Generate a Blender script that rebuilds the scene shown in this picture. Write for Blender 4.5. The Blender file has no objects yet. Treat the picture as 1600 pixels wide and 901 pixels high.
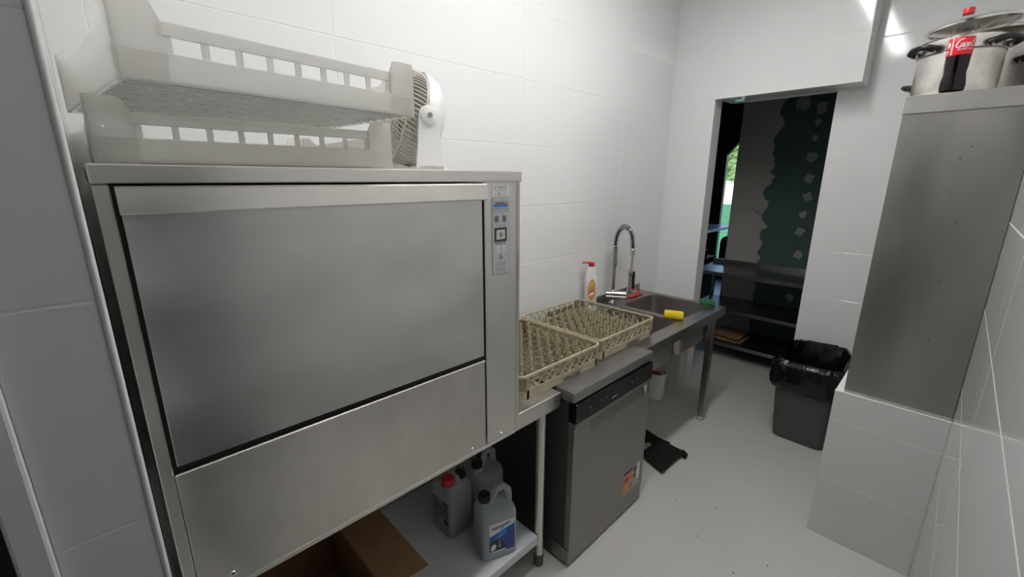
import bpy, bmesh, math, random
from mathutils import Vector, Matrix, noise
random.seed(7)
PI = math.pi
S = bpy.context.scene
C = S.collection

# ---------------------------------------------------------------- camera
cam = bpy.data.cameras.new('camera')
cam.sensor_fit = 'HORIZONTAL'
cam.sensor_width = 36.0
cam.lens = 36.0 * 669.97 / 1600.0
cam.clip_start = 0.02
cam_o = bpy.data.objects.new('camera', cam)
C.objects.link(cam_o)
cr = Vector((0.6965934, 0.71746355, 0.0019206))
cu = Vector((-0.17890736, 0.17110956, 0.96887237))
cf = Vector((-0.69480198, 0.67525371, -0.2475533))
cam_o.matrix_world = Matrix(((cr.x, cu.x, -cf.x, 1.5992), (cr.y, cu.y, -cf.y, -3.1650),
                             (cr.z, cu.z, -cf.z, 1.6283), (0, 0, 0, 1)))
S.camera = cam_o

# ---------------------------------------------------------------- sky / exposure
w = bpy.data.worlds.new('sky')
S.world = w
w.use_nodes = True
wn = w.node_tree
wn.nodes.clear()
sky = wn.nodes.new('ShaderNodeTexSky')
sky.sky_type = 'NISHITA'
sky.sun_disc = False
sky.sun_elevation = math.radians(42)
sky.sun_rotation = math.radians(200)
bg = wn.nodes.new('ShaderNodeBackground')
bg.inputs['Strength'].default_value = 0.26
wo = wn.nodes.new('ShaderNodeOutputWorld')
wn.links.new(sky.outputs[0], bg.inputs[0])
wn.links.new(bg.outputs[0], wo.inputs[0])
S.view_settings.view_transform = 'Standard'
S.view_settings.look = 'None'
S.view_settings.gamma = 1.0
S.view_settings.use_curve_mapping = False
S.view_settings.exposure = 1.08
S.cycles.use_denoising = True
S.cycles.max_bounces = 10
S.cycles.diffuse_bounces = 6
S.cycles.glossy_bounces = 5
S.cycles.transparent_max_bounces = 12
S.cycles.sample_clamp_indirect = 6.0
LAMP_STRENGTH = 16.0

# ---------------------------------------------------------------- materials
def hexc(r, g, b):
    f = lambda c: ((c / 255 + 0.055) / 1.055) ** 2.4 if c > 10 else c / 255 / 12.92
    return (f(r), f(g), f(b), 1)

MATS = {}
def mat(name, col, rough=0.5, metal=0.0, var=0.0, vscale=8.0, bump=0.0, bscale=60.0, stretch=(1, 1, 1),
        rvar=0.0, trans=0.0, ior=1.45, emit=None, spec=0.5, coat=0.0, col2=None, thresh=None):
    if name in MATS:
        return MATS[name]
    m = bpy.data.materials.new(name)
    m.use_nodes = True
    nt = m.node_tree
    p = nt.nodes['Principled BSDF']
    col = col if len(col) == 4 else (*col, 1)
    p.inputs['Base Color'].default_value = col
    p.inputs['Roughness'].default_value = rough
    p.inputs['Metallic'].default_value = metal
    p.inputs['IOR'].default_value = ior
    p.inputs['Specular IOR Level'].default_value = spec
    p.inputs['Transmission Weight'].default_value = trans
    p.inputs['Coat Weight'].default_value = coat
    if emit:
        p.inputs['Emission Color'].default_value = (*emit[:3], 1)
        p.inputs['Emission Strength'].default_value = emit[3]
    tc = nt.nodes.new('ShaderNodeTexCoord')
    mp = nt.nodes.new('ShaderNodeMapping')
    mp.inputs['Scale'].default_value = stretch
    nt.links.new(tc.outputs['Object'], mp.inputs[0])
    if var > 0 or rvar > 0:
        n = nt.nodes.new('ShaderNodeTexNoise')
        n.inputs['Scale'].default_value = vscale
        n.inputs['Detail'].default_value = 5
        nt.links.new(mp.outputs[0], n.inputs['Vector'])
        if var > 0:
            r = nt.nodes.new('ShaderNodeValToRGB')
            lo, hi = (0.3, 0.7) if thresh is None else thresh
            r.color_ramp.elements[0].position = lo
            r.color_ramp.elements[1].position = hi
            a = tuple(c * (1 - var) for c in col[:3]) if col2 is None else col2[:3]
            b = tuple(min(1, c * (1 + var)) for c in col[:3]) if col2 is None else col[:3]
            r.color_ramp.elements[0].color = (*a, 1)
            r.color_ramp.elements[1].color = (*b, 1)
            nt.links.new(n.outputs['Fac'], r.inputs[0])
            nt.links.new(r.outputs[0], p.inputs['Base Color'])
        if rvar > 0:
            mr = nt.nodes.new('ShaderNodeMapRange')
            mr.inputs['From Min'].default_value = 0.3
            mr.inputs['From Max'].default_value = 0.7
            mr.inputs['To Min'].default_value = max(0.02, rough - rvar)
            mr.inputs['To Max'].default_value = min(1, rough + rvar)
            nt.links.new(n.outputs['Fac'], mr.inputs[0])
            nt.links.new(mr.outputs[0], p.inputs['Roughness'])
    if bump > 0:
        n2 = nt.nodes.new('ShaderNodeTexNoise')
        n2.inputs['Scale'].default_value = bscale
        n2.inputs['Detail'].default_value = 3
        nt.links.new(mp.outputs[0], n2.inputs['Vector'])
        b = nt.nodes.new('ShaderNodeBump')
        b.inputs['Strength'].default_value = bump
        b.inputs['Distance'].default_value = 0.01
        nt.links.new(n2.outputs['Fac'], b.inputs['Height'])
        nt.links.new(b.outputs[0], p.inputs['Normal'])
    MATS[name] = m
    return m

def thin_clear(name, tint=(1, 1, 1), gloss=0.06, rough=0.05):
    """thin transparent sheet: mostly straight-through light plus a Fresnel gloss"""
    m = bpy.data.materials.new(name)
    m.use_nodes = True
    nt = m.node_tree
    nt.nodes.clear()
    t = nt.nodes.new('ShaderNodeBsdfTransparent')
    t.inputs[0].default_value = (*tint, 1)
    g = nt.nodes.new('ShaderNodeBsdfGlossy')
    g.inputs['Roughness'].default_value = rough
    lw = nt.nodes.new('ShaderNodeLayerWeight')
    lw.inputs[0].default_value = gloss * 6
    mx = nt.nodes.new('ShaderNodeMixShader')
    o = nt.nodes.new('ShaderNodeOutputMaterial')
    ml = nt.nodes.new('ShaderNodeMath')
    ml.operation = 'MULTIPLY'
    ml.inputs[1].default_value = 0.4
    nt.links.new(lw.outputs['Fresnel'], ml.inputs[0])
    nt.links.new(ml.outputs[0], mx.inputs[0])
    nt.links.new(t.outputs[0], mx.inputs[1])
    nt.links.new(g.outputs[0], mx.inputs[2])
    nt.links.new(mx.outputs[0], o.inputs[0])
    return m

def milky(name, col, clear=0.15, rough=0.35, gloss=0.12):
    """translucent polyethylene: diffuse + translucent + a little see-through"""
    m = bpy.data.materials.new(name)
    m.use_nodes = True
    nt = m.node_tree
    nt.nodes.clear()
    N = nt.nodes.new
    d = N('ShaderNodeBsdfDiffuse'); d.inputs[0].default_value = (*col, 1)
    t = N('ShaderNodeBsdfTranslucent'); t.inputs[0].default_value = (*col, 1)
    x = N('ShaderNodeBsdfTransparent'); x.inputs[0].default_value = (*[min(1, c * 1.1) for c in col], 1)
    g = N('ShaderNodeBsdfGlossy'); g.inputs['Roughness'].default_value = rough
    m1 = N('ShaderNodeMixShader'); m1.inputs[0].default_value = 0.50
    m2 = N('ShaderNodeMixShader'); m2.inputs[0].default_value = clear
    m3 = N('ShaderNodeMixShader')
    lw = N('ShaderNodeLayerWeight'); lw.inputs[0].default_value = gloss
    o = N('ShaderNodeOutputMaterial')
    L = nt.links.new
    L(d.outputs[0], m1.inputs[1]); L(t.outputs[0], m1.inputs[2])
    L(m1.outputs[0], m2.inputs[1]); L(x.outputs[0], m2.inputs[2])
    L(lw.outputs['Fresnel'], m3.inputs[0]); L(m2.outputs[0], m3.inputs[1]); L(g.outputs[0], m3.inputs[2])
    L(m3.outputs[0], o.inputs[0])
    return m

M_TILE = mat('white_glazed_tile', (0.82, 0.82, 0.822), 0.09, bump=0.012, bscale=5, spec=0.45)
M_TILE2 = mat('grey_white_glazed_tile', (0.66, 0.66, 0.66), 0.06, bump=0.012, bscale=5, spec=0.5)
M_GROUT = mat('pale_grout', (0.88, 0.88, 0.87), 0.8)
M_GROUTW = mat('white_grout', (0.88, 0.88, 0.87), 0.7)
M_PAINT = mat('white_wall_paint', (0.72, 0.72, 0.71), 0.7, var=0.03)
M_TRIM = mat('white_plastic_trim', (0.82, 0.82, 0.82), 0.3)
M_FLOOR = mat('grey_epoxy_floor', (0.56, 0.552, 0.52), 0.36, var=0.035, vscale=1.6, rvar=0.03)
M_CEIL = mat('ceiling_paint', (0.8, 0.8, 0.79), 0.8)
M_STEEL = mat('brushed_steel', (0.68, 0.66, 0.62), 0.36, 1.0, var=0.17, vscale=4.5, stretch=(1, 1, 0.6), rvar=0.06)
M_STEEL_D = mat('door_steel', (0.64, 0.635, 0.625), 0.36, 1.0, var=0.14, vscale=3.2, stretch=(1, 0.8, 1.6), rvar=0.08)
M_STEEL_B = mat('bright_steel', (0.73, 0.715, 0.675), 0.34, 1.0, var=0.08, vscale=5, rvar=0.04)
M_STEEL_T = mat('table_steel', (0.36, 0.35, 0.335), 0.36, 1.0, var=0.08, vscale=4, rvar=0.05)
M_STEEL_BOWL = mat('sink_bowl_steel', (0.42, 0.40, 0.38), 0.40, 1.0, var=0.06, vscale=6, rvar=0.04)
M_STEEL_C = mat('cabinet_steel', (0.45, 0.44, 0.42), 0.38, 1.0, var=0.12, vscale=2.2, stretch=(2.5, 2.5, 0.6), rvar=0.05)
M_STEEL_P = mat('worn_pot_steel', (0.76, 0.735, 0.69), 0.36, 1.0, var=0.20, vscale=14, rvar=0.06)
M_CHROME = mat('chrome', (0.78, 0.78, 0.79), 0.10, 1.0)
M_FAUCET = mat('faucet_chrome', (0.52, 0.52, 0.53), 0.14, 1.0)  # chrome darkened in colour to stand for dark reflections
M_BLACK = mat('black_gap', (0.008, 0.008, 0.008), 0.6)
M_BLKPL = mat('black_plastic', (0.012, 0.012, 0.013), 0.35)
M_DW = mat('dark_inox_front', (0.27, 0.26, 0.245), 0.36, 0.85, var=0.05, vscale=3, rvar=0.04)
M_DWSIDE = mat('dark_grey_casing', (0.045, 0.045, 0.046), 0.5)
M_DWTOP = mat('grey_metal_lid', (0.30, 0.295, 0.285), 0.34, 0.8, var=0.06, vscale=30)
M_GLOSSBLK = mat('gloss_black_panel', (0.006, 0.006, 0.007), 0.12)
M_RACK_SHADE = mat('shaded_rack_plastic', (0.27, 0.225, 0.135), 0.5, var=0.14, vscale=14)  # darker copy of the rack plastic, interior shade put into its colour
M_RACKD = mat('worn_rack_plastic', (0.46, 0.405, 0.275), 0.55, var=0.16, vscale=20)
M_CRATE = milky('milky_crate_plastic', (0.96, 0.955, 0.92), 0.30)
M_CRATEB = milky('milky_crate_base_plastic', (0.93, 0.93, 0.90), 0.60, 0.15, 0.3)
M_FAN = mat('white_fan_plastic', (0.78, 0.78, 0.765), 0.35)
M_FANG = mat('cream_fan_grille', (0.60, 0.565, 0.50), 0.45)
M_RED = mat('red_plastic', (0.62, 0.022, 0.03), 0.35)
M_WHITEPL = mat('white_plastic', (0.80, 0.80, 0.78), 0.35)
M_JUG = milky('milky_jug_plastic', (0.78, 0.82, 0.84), 0.28)
M_LIQ1 = mat('clear_rinse_liquid', (0.42, 0.48, 0.50), 0.15)
M_LIQ2 = mat('brownish_detergent_liquid', (0.34, 0.30, 0.20), 0.2)
M_LIQ3 = mat('grey_blue_liquid', (0.20, 0.23, 0.26), 0.2)
M_CARD = mat('brown_cardboard', (0.26, 0.145, 0.07), 0.85, var=0.08, vscale=20, stretch=(1, 6, 1))
M_SHELF = mat('pale_blue_white_shelf', (0.66, 0.68, 0.71), 0.4, var=0.05, vscale=6)
M_COLA = mat('dark_cola', (0.006, 0.003, 0.003), 0.04)
M_PET = thin_clear('clear_pet', (0.95, 0.955, 0.955), 0.03)
M_LABELRED = mat('red_label_film', (0.74, 0.018, 0.035), 0.35)
M_LABELWHITE = mat('white_print', (0.9, 0.88, 0.88), 0.5)
M_YELLOW = mat('yellow_sponge', (0.80, 0.60, 0.02), 0.8, bump=0.3, bscale=200)
M_OLIVE = mat('olive_scouring_pad', (0.16, 0.14, 0.01), 0.9, bump=0.4, bscale=300)
M_GREEN = mat('green_scourer', (0.03, 0.17, 0.08), 0.9, bump=0.5, bscale=250)
M_PINK = mat('coral_red_cloth', (0.85, 0.19, 0.14), 0.8, bump=0.3, bscale=120)
M_BIN = mat('dark_grey_bin_plastic', (0.085, 0.080, 0.081), 0.45)
M_BAG = mat('black_bin_bag', (0.006, 0.006, 0.006), 0.20, bump=0.9, bscale=22, stretch=(1, 1, 0.5))
M_CLOTH = mat('black_green_cloth', (0.006, 0.009, 0.006), 0.95, bump=0.4, bscale=300)
M_GREYPL = mat('grey_plastic', (0.33, 0.33, 0.32), 0.4)
M_PLASTER = mat('white_plaster_skim', (0.42, 0.395, 0.37), 0.85, var=0.06, vscale=4)
M_GREENBD = mat('dark_green_drywall', (0.075, 0.125, 0.115), 0.8, var=0.08, vscale=3)
M_PUTTY = mat('grey_putty', (0.33, 0.33, 0.30), 0.85, var=0.15, vscale=25)
M_DIMMED_WALL = mat('dimness_wall_tone', (0.05, 0.05, 0.055), 0.8)  # dark tone puts the dimness of the rooms into the surface colour
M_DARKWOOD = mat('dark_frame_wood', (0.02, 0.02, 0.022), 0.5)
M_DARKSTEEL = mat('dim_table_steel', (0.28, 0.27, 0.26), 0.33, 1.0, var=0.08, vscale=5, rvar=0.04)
M_LAWN = mat('lawn_grass', (0.10, 0.34, 0.11), 0.9, var=0.3, vscale=3, bump=0.5, bscale=40)
M_LEAF = mat('garden_leaves', (0.30, 0.40, 0.16), 0.8, var=0.5, vscale=6, bump=0.6, bscale=12)
M_TRUNK = mat('tree_bark', (0.12, 0.10, 0.08), 0.9)
M_PATH = mat('violet_grey_paving', (0.32, 0.33, 0.50), 0.8)
M_GLASS = thin_clear('window_glass', (0.96, 0.98, 0.99), 0.05)
M_BLUE = mat('blue_label_print', (0.02, 0.11, 0.42), 0.4)
M_BLUE2 = mat('violet_blue_label_print', (0.05, 0.07, 0.32), 0.4)
M_NAVY = mat('navy_print', (0.02, 0.05, 0.22), 0.5)
M_LBLUE = mat('light_blue_print', (0.16, 0.40, 0.80), 0.4)
M_PANEL = mat('grey_control_foil', (0.40, 0.41, 0.42), 0.35)
M_PANEL2 = mat('pale_grey_foil', (0.50, 0.51, 0.52), 0.35)
M_PRINT = mat('dark_grey_print', (0.05, 0.05, 0.055), 0.5)
M_PRINTG = mat('mid_grey_print', (0.22, 0.22, 0.23), 0.5)
M_STICK = mat('white_sticker', (0.74, 0.75, 0.75), 0.45)
M_ORANGE = mat('orange_print', (0.78, 0.22, 0.10), 0.5)
M_ORANGE2 = mat('tan_orange_print', (0.62, 0.29, 0.10), 0.5)
M_YEL2 = mat('amber_print', (0.75, 0.48, 0.10), 0.5)
M_STGREY = mat('silver_sticker', (0.36, 0.36, 0.36), 0.4)
M_GREENL = mat('green_print', (0.05, 0.20, 0.05), 0.5)
M_TEAL = mat('pale_teal_sticker', (0.33, 0.55, 0.48), 0.5)
M_RUBBER = mat('grey_rubber_foot', (0.10, 0.095, 0.085), 0.7)
M_LAMP = mat('lamp_diffuser', (0.9, 0.9, 0.9), 0.5, emit=(1.0, 0.99, 0.975, LAMP_STRENGTH))
M_CRACK = mat('dirty_line', (0.30, 0.28, 0.25), 0.8)
M_DIRT = mat('dark_crumb', (0.05, 0.045, 0.04), 0.9)
M_PIPE = mat('off_white_pipe', (0.62, 0.60, 0.50), 0.5, var=0.2, vscale=20)

# ---------------------------------------------------------------- mesh helpers
XF = {}
def thing(name, label, cat, loc=(0, 0, 0), rotz=0.0, group=None):
    o = bpy.data.objects.new(name, None)
    o.empty_display_size = 0.05
    C.objects.link(o)
    o.location = loc
    o.rotation_euler = (0, 0, rotz)
    o['label'] = label
    o['category'] = cat
    if group:
        o['group'] = group
    XF[o.name] = Matrix.Translation(Vector(loc)) @ Matrix.Rotation(rotz, 4, 'Z')
    return o

def obj(name, bm, m, parent=None, world=False, smooth=None, label=None, kind=None):
    """link a bmesh as one mesh object. world=True: coordinates are world ones, moved into the parent's frame."""
    if world and parent is not None and parent.name in XF:
        bm.transform(XF[parent.name].inverted())
    bmesh.ops.recalc_face_normals(bm, faces=bm.faces)
    if smooth is not None:
        a = math.radians(smooth)
        for f in bm.faces:
            f.smooth = True
        for e in bm.edges:
            if len(e.link_faces) == 2 and e.calc_face_angle(0) > a:
                e.smooth = False
    me = bpy.data.meshes.new(name)
    bm.to_mesh(me)
    bm.free()
    for mm in (m if isinstance(m, (list, tuple)) else [m]):
        me.materials.append(mm)
    o = bpy.data.objects.new(name, me)
    C.objects.link(o)
    if parent is not None:
        o.parent = parent
        if parent.name in XF:
            XF[o.name] = XF[parent.name]
    if label:
        o['label'] = label
    if kind:
        o['kind'] = kind
    return o

def tag(o, label, cat, group=None):
    o['label'] = label
    o['category'] = cat
    if group:
        o['group'] = group
    return o

def struct(name, bm, m, smooth=None):
    return obj(name, bm, m, kind='structure', smooth=smooth)

def B():
    return bmesh.new()

def box(bm, x0, x1, y0, y1, z0, z1, bev=0.0, seg=1, M=None, mi=0):
    vs = [bm.verts.new(p) for p in ((x0, y0, z0), (x1, y0, z0), (x1, y1, z0), (x0, y1, z0),
                                    (x0, y0, z1), (x1, y0, z1), (x1, y1, z1), (x0, y1, z1))]
    fs = [bm.faces.new([vs[i] for i in q]) for q in ((0, 3, 2, 1), (4, 5, 6, 7), (0, 1, 5, 4), (1, 2, 6, 5), (2, 3, 7, 6), (3, 0, 4, 7))]
    for f in fs:
        f.material_index = mi
    if M is not None:
        bmesh.ops.transform(bm, matrix=M, verts=vs)
    if bev > 0:
        es = list({e for f in fs for e in f.edges})
        r = bmesh.ops.bevel(bm, geom=es, offset=bev, segments=seg, profile=0.5, affect='EDGES')
        for f in r['faces']:
            f.material_index = mi
    return vs

def frames(pts, closed=False):
    pts = [Vector(p) for p in pts]
    n = len(pts)
    out = []
    up = None
    for i in range(n):
        if closed:
            t = (pts[(i + 1) % n] - pts[i - 1]).normalized()
        else:
            t = (pts[min(i + 1, n - 1)] - pts[max(i - 1, 0)]).normalized()
        if up is None:
            up = Vector((0, 0, 1)) if abs(t.z) < 0.9 else Vector((1, 0, 0))
        a = t.cross(up)
        if a.length < 1e-5:
            a = t.cross(Vector((1, 0.3, 0)))
        a.normalize()
        b = a.cross(t).normalized()
        up = b
        out.append((pts[i], a, b))
    return out

def tube(bm, pts, r, n=8, closed=False, flat=1.0):
    fr = frames(pts, closed)
    rings = []
    for i, (p, a, b) in enumerate(fr):
        rr = r[i] if isinstance(r, (list, tuple)) else r
        rings.append([bm.verts.new(p + a * math.cos(2 * PI * k / n) * rr + b * math.sin(2 * PI * k / n) * rr * flat) for k in range(n)])
    m = len(rings)
    for i in range(m if closed else m - 1):
        q = rings[(i + 1) % m]
        for k in range(n):
            bm.faces.new((rings[i][k], rings[i][(k + 1) % n], q[(k + 1) % n], q[k]))
    if not closed:
        bm.faces.new(rings[0][::-1])
        bm.faces.new(rings[-1])
    return rings

def cyl(bm, p0, p1, r, n=16, r1=None):
    return tube(bm, [p0, p1], [r, r if r1 is None else r1], n)

def lathe(bm, prof, n=32, c=(0, 0, 0), M=None, caps=True):
    rings = []
    nv = []
    for (r, z) in prof:
        ring = []
        for k in range(n):
            a = 2 * PI * k / n
            v = bm.verts.new((c[0] + r * math.cos(a), c[1] + r * math.sin(a), c[2] + z))
            ring.append(v)
            nv.append(v)
        rings.append(ring)
    for i in range(len(rings) - 1):
        for k in range(n):
            bm.faces.new((rings[i][k], rings[i][(k + 1) % n], rings[i + 1][(k + 1) % n], rings[i + 1][k]))
    if caps:
        if prof[0][0] > 1e-6:
            bm.faces.new(rings[0][::-1])
        if prof[-1][0] > 1e-6:
            bm.faces.new(rings[-1])
    if M is not None:
        bmesh.ops.transform(bm, matrix=M, verts=nv)
    return rings

def rrect(w_, d, r, seg=4, cx=0, cy=0):
    out = []
    r = min(r, w_ / 2 - 1e-4, d / 2 - 1e-4)
    for (sx, sy, a0) in ((1, 1, 0), (-1, 1, PI / 2), (-1, -1, PI), (1, -1, 3 * PI / 2)):
        for k in range(seg + 1):
            a = a0 + PI / 2 * k / seg
            out.append((cx + sx * (w_ / 2 - r) + r * math.cos(a), cy + sy * (d / 2 - r) + r * math.sin(a)))
    return out

def loft(bm, rings, cap0=True, cap1=True, closed=True):
    R = [[bm.verts.new(p) for p in ring] for ring in rings]
    n = len(R[0])
    for i in range(len(R) - 1):
        for k in range(n if closed else n - 1):
            bm.faces.new((R[i][k], R[i][(k + 1) % n], R[i + 1][(k + 1) % n], R[i + 1][k]))
    if cap0:
        bm.faces.new(R[0][::-1])
    if cap1:
        bm.faces.new(R[-1])
    return R

def prism(bm, poly, z0, z1, M=None, mi=0):
    """poly in xy extruded along z"""
    a = [bm.verts.new((x, y, z0)) for x, y in poly]
    b = [bm.verts.new((x, y, z1)) for x, y in poly]
    n = len(poly)
    fs = [bm.faces.new(a[::-1]), bm.faces.new(b)]
    for k in range(n):
        fs.append(bm.faces.new((a[k], a[(k + 1) % n], b[(k + 1) % n], b[k])))
    for f in fs:
        f.material_index = mi
    if M is not None:
        bmesh.ops.transform(bm, matrix=M, verts=a + b)
    return a + b

def basis(o, u, v, n):
    u, v, n = Vector(u), Vector(v), Vector(n)
    return Matrix(((u.x, v.x, n.x, o[0]), (u.y, v.y, n.y, o[1]), (u.z, v.z, n.z, o[2]), (0, 0, 0, 1)))

FONT = {}
def text_bm(s, height, M, shear=0.0, width=None, thick=0.0004, align='CENTER', bold=0.0):
    """text as a thin solid in M's xy plane; M maps text plane to world. height = cap height"""
    cu_ = bpy.data.curves.new('t', 'FONT')
    cu_.body = s
    cu_.size = 1.0
    cu_.shear = shear
    cu_.offset = bold
    cu_.align_x = align
    cu_.resolution_u = 2
    to = bpy.data.objects.new('t', cu_)
    C.objects.link(to)
    dg = bpy.context.evaluated_depsgraph_get()
    me = bpy.data.meshes.new_from_object(to.evaluated_get(dg))
    bpy.data.objects.remove(to)
    bpy.data.curves.remove(cu_)
    bm = B()
    bm.from_mesh(me)
    bpy.data.meshes.remove(me)
    xs = [v.co.x for v in bm.verts]
    wd = max(xs) - min(xs)
    k = height / 0.72
    kx = k if width is None else width / wd
    for v in bm.verts:
        v.co.x *= kx
        v.co.y *= k
        v.co.z = thick
    bm.transform(M)
    return bm

def merge(dst, src, mi=0):
    me = bpy.data.meshes.new('tmp')
    src.to_mesh(me)
    src.free()
    n0 = len(dst.faces)
    dst.from_mesh(me)
    bpy.data.meshes.remove(me)
    dst.faces.ensure_lookup_table()
    for f in dst.faces[n0:]:
        f.material_index = mi

# tiles: bevelled plates with recessed joints, mesh data shared between equal sizes
TILE_ME = {}
def tile_mesh(wd, ht, m, th=0.006, gap=0.0013, bev=0.0014):
    key = (round(wd, 4), round(ht, 4), m.name, gap)
    if key in TILE_ME:
        return TILE_ME[key]
    bm = B()
    g = gap
    b = min(bev, wd / 4, ht / 4)
    lo = [bm.verts.new(p) for p in ((g, g, -th), (wd - g, g, -th), (wd - g, ht - g, -th), (g, ht - g, -th))]
    mid = [bm.verts.new((p.co.x, p.co.y, -b * 0.55)) for p in lo]
    to = [bm.verts.new(p) for p in ((g + b, g + b, 0), (wd - g - b, g + b, 0), (wd - g - b, ht - g - b, 0), (g + b, ht - g - b, 0))]
    bm.faces.new(to)
    for k in range(4):
        j = (k + 1) % 4
        bm.faces.new((lo[k], lo[j], mid[j], mid[k]))
        bm.faces.new((mid[k], mid[j], to[j], to[k]))
    me = bpy.data.meshes.new('tile')
    bm.to_mesh(me)
    bm.free()
    me.materials.append(m)
    TILE_ME[key] = me
    return me

def tiles(parent, O, U, V, N, us, vs, m=M_TILE, skip=None, gap=0.0013):
    for i in range(len(us) - 1):
        for j in range(len(vs) - 1):
            if skip and skip(us[i], us[i + 1], vs[j], vs[j + 1]):
                continue
            me = tile_mesh(us[i + 1] - us[i], vs[j + 1] - vs[j], m, gap=gap)
            o = bpy.data.objects.new('tile', me)
            C.objects.link(o)
            o.parent = parent
            p = Vector(O) + Vector(U) * us[i] + Vector(V) * vs[j]
            o.matrix_local = basis(p, U, V, N)

ZC = 2.95
GRID = [0.0] + [2.1 - k * 0.3066 for k in range(6, -2, -1)] + [ZC]     # 0, .26, .567 ... 2.4066, ceiling
def zg(lo, hi):
    return [lo] + [z for z in GRID if lo + 0.02 < z < hi - 0.02] + [hi]

X, Y, Z = (1, 0, 0), (0, 1, 0), (0, 0, 1)
NX, NY, NZ = (-1, 0, 0), (0, -1, 0), (0, 0, -1)

# ================================================================ STRUCTURE
bm = B(); box(bm, -2.6, 2.3, -4.4, 4.35, -0.10, 0.0)
floor = struct('floor', bm, M_FLOOR)
bm = B(); box(bm, -2.6, 2.3, -4.4, 0.2, ZC, ZC + 0.1)
struct('ceiling', bm, M_CEIL)
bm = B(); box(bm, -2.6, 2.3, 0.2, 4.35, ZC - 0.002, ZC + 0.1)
struct('ceiling_far', bm, M_DIMMED_WALL)  # far ceiling coloured dark to cut bounce light on the partition

# long left wall, x = 0
bm = B(); box(bm, -0.12, -0.0012, -3.172, 0.0, 0, ZC)
wl = struct('wall_left', bm, M_GROUT)
tiles(wl, (0, 0, 0), Y, Z, X, [-3.172, -3.09, -2.465, -1.54, -0.615, 0.0], zg(0, ZC))

# end wall, y = 0: narrow strip left of the doorway, thick header above it
ZD, XJ, XH, YB = 2.153, 0.312, 1.097, 0.216
bm = B()
box(bm, -2.6, XJ - 0.0012, 0.0012, 0.13, 0, ZC)
box(bm, XJ - 0.0012, XH - 0.0012, 0.0012, 0.209, ZD + 0.0012, ZC)
box(bm, XJ - 0.006, 0.96, 0.209, 0.33, ZD + 0.006, ZC)
we = struct('wall_end', bm, M_GROUT)
tiles(we, (0, 0, 0), X, Z, NY, [0.0, XJ], zg(0, ZD))
tiles(we, (0, 0, 0), X, Z, NY, [0.0, 0.928, XH], zg(ZD, ZC))
tiles(we, (XJ, 0, 0), Y, Z, X, [0.0, 0.13], zg(0, ZD))
tiles(we, (XH, 0, 0), Y, Z, X, [0.0, 0.209], zg(ZD, ZC))
tiles(we, (0, 0, ZD), X, NY, NZ, [XJ, 0.70, XH], [-0.209, 0.0])
# white edge strips on the corners of the opening and of the header
bm = B()
box(bm, XJ - 0.003, XJ + 0.003, -0.003, 0.003, 0.0, ZD, 0.001)
box(bm, XJ, XH + 0.003, -0.003, 0.003, ZD - 0.003, ZD + 0.003, 0.001)
box(bm, XH - 0.003, XH + 0.003, -0.003, 0.003, ZD, ZC, 0.001)
struct('trim_1', bm, M_TRIM)
bm = B(); box(bm, 0.385, 0.450, 0.045, 0.095, ZD - 0.004, ZD - 0.0005, 0.0008)
tag(obj('sticker', bm, M_TEAL), 'small pale teal sticker left under the door header', 'sticker')

# wall right of the doorway, y = 0.216
bm = B(); box(bm, 0.953, 2.3, YB + 0.0012, 0.33, 0, ZC)
wb = struct('wall_back', bm, M_GROUT)
tiles(wb, (0, YB, 0), X, Z, NY, [0.953, 1.73], zg(0, ZC))

# right wall, x = 1.724
XR = 1.724
bm = B(); box(bm, XR + 0.0010, 1.85, -4.4, YB + 0.006, 0, ZC)
wr = struct('wall_right', bm, M_GROUTW)
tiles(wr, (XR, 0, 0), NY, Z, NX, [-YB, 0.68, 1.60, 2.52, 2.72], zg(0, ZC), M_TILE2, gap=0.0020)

bm = B(); box(bm, XR - 0.012, XR + 0.001, -2.80, -2.725, 0, 2.12, 0.003); box(bm, XR - 0.012, XR + 0.001, -3.80, -3.72, 0, 2.12, 0.003); box(bm, XR - 0.012, XR + 0.001, -3.72, -2.80, 2.04, 2.12, 0.003)  # frame of the unseen door added on the right wall
struct('trim_added_door', bm, M_TRIM)
bm = B(); box(bm, XR - 0.008, XR + 0.0005, -3.72, -2.80, 0.005, 2.04, 0.002)  # unseen dark door, added to darken reflections in the machine and pier
d2 = struct('door_added', bm, mat('dark_added_door', (0.10, 0.105, 0.115), 0.5))
bm = B(); tube(bm, [(XR - 0.008, -3.66, 1.02), (XR - 0.05, -3.66, 1.02), (XR - 0.055, -3.64, 1.02), (XR - 0.055, -3.53, 1.02)], 0.009, 8)
obj('door_handle', bm, M_CHROME, d2, smooth=40)

# low tiled plinth under the steel cabinet
XL, YL0, YL1, ZL = 1.358, -0.946, -0.26, 0.731
bm = B(); box(bm, XL + 0.0012, XR - 0.0005, YL0 + 0.0012, YL1, 0, ZL - 0.0012)
wlow = struct('wall_low', bm, M_GROUT)
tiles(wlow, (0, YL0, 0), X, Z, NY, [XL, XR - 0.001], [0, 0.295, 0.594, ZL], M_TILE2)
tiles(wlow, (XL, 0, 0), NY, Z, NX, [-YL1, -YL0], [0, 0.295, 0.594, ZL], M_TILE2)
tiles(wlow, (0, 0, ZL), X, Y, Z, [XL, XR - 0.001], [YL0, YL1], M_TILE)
bm = B(); box(bm, XL - 0.001, XR - 0.002, YL0 - 0.001, YL0 + 0.006, ZL - 0.004, ZL + 0.002, 0.001)
struct('trim_2', bm, M_TRIM)

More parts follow.
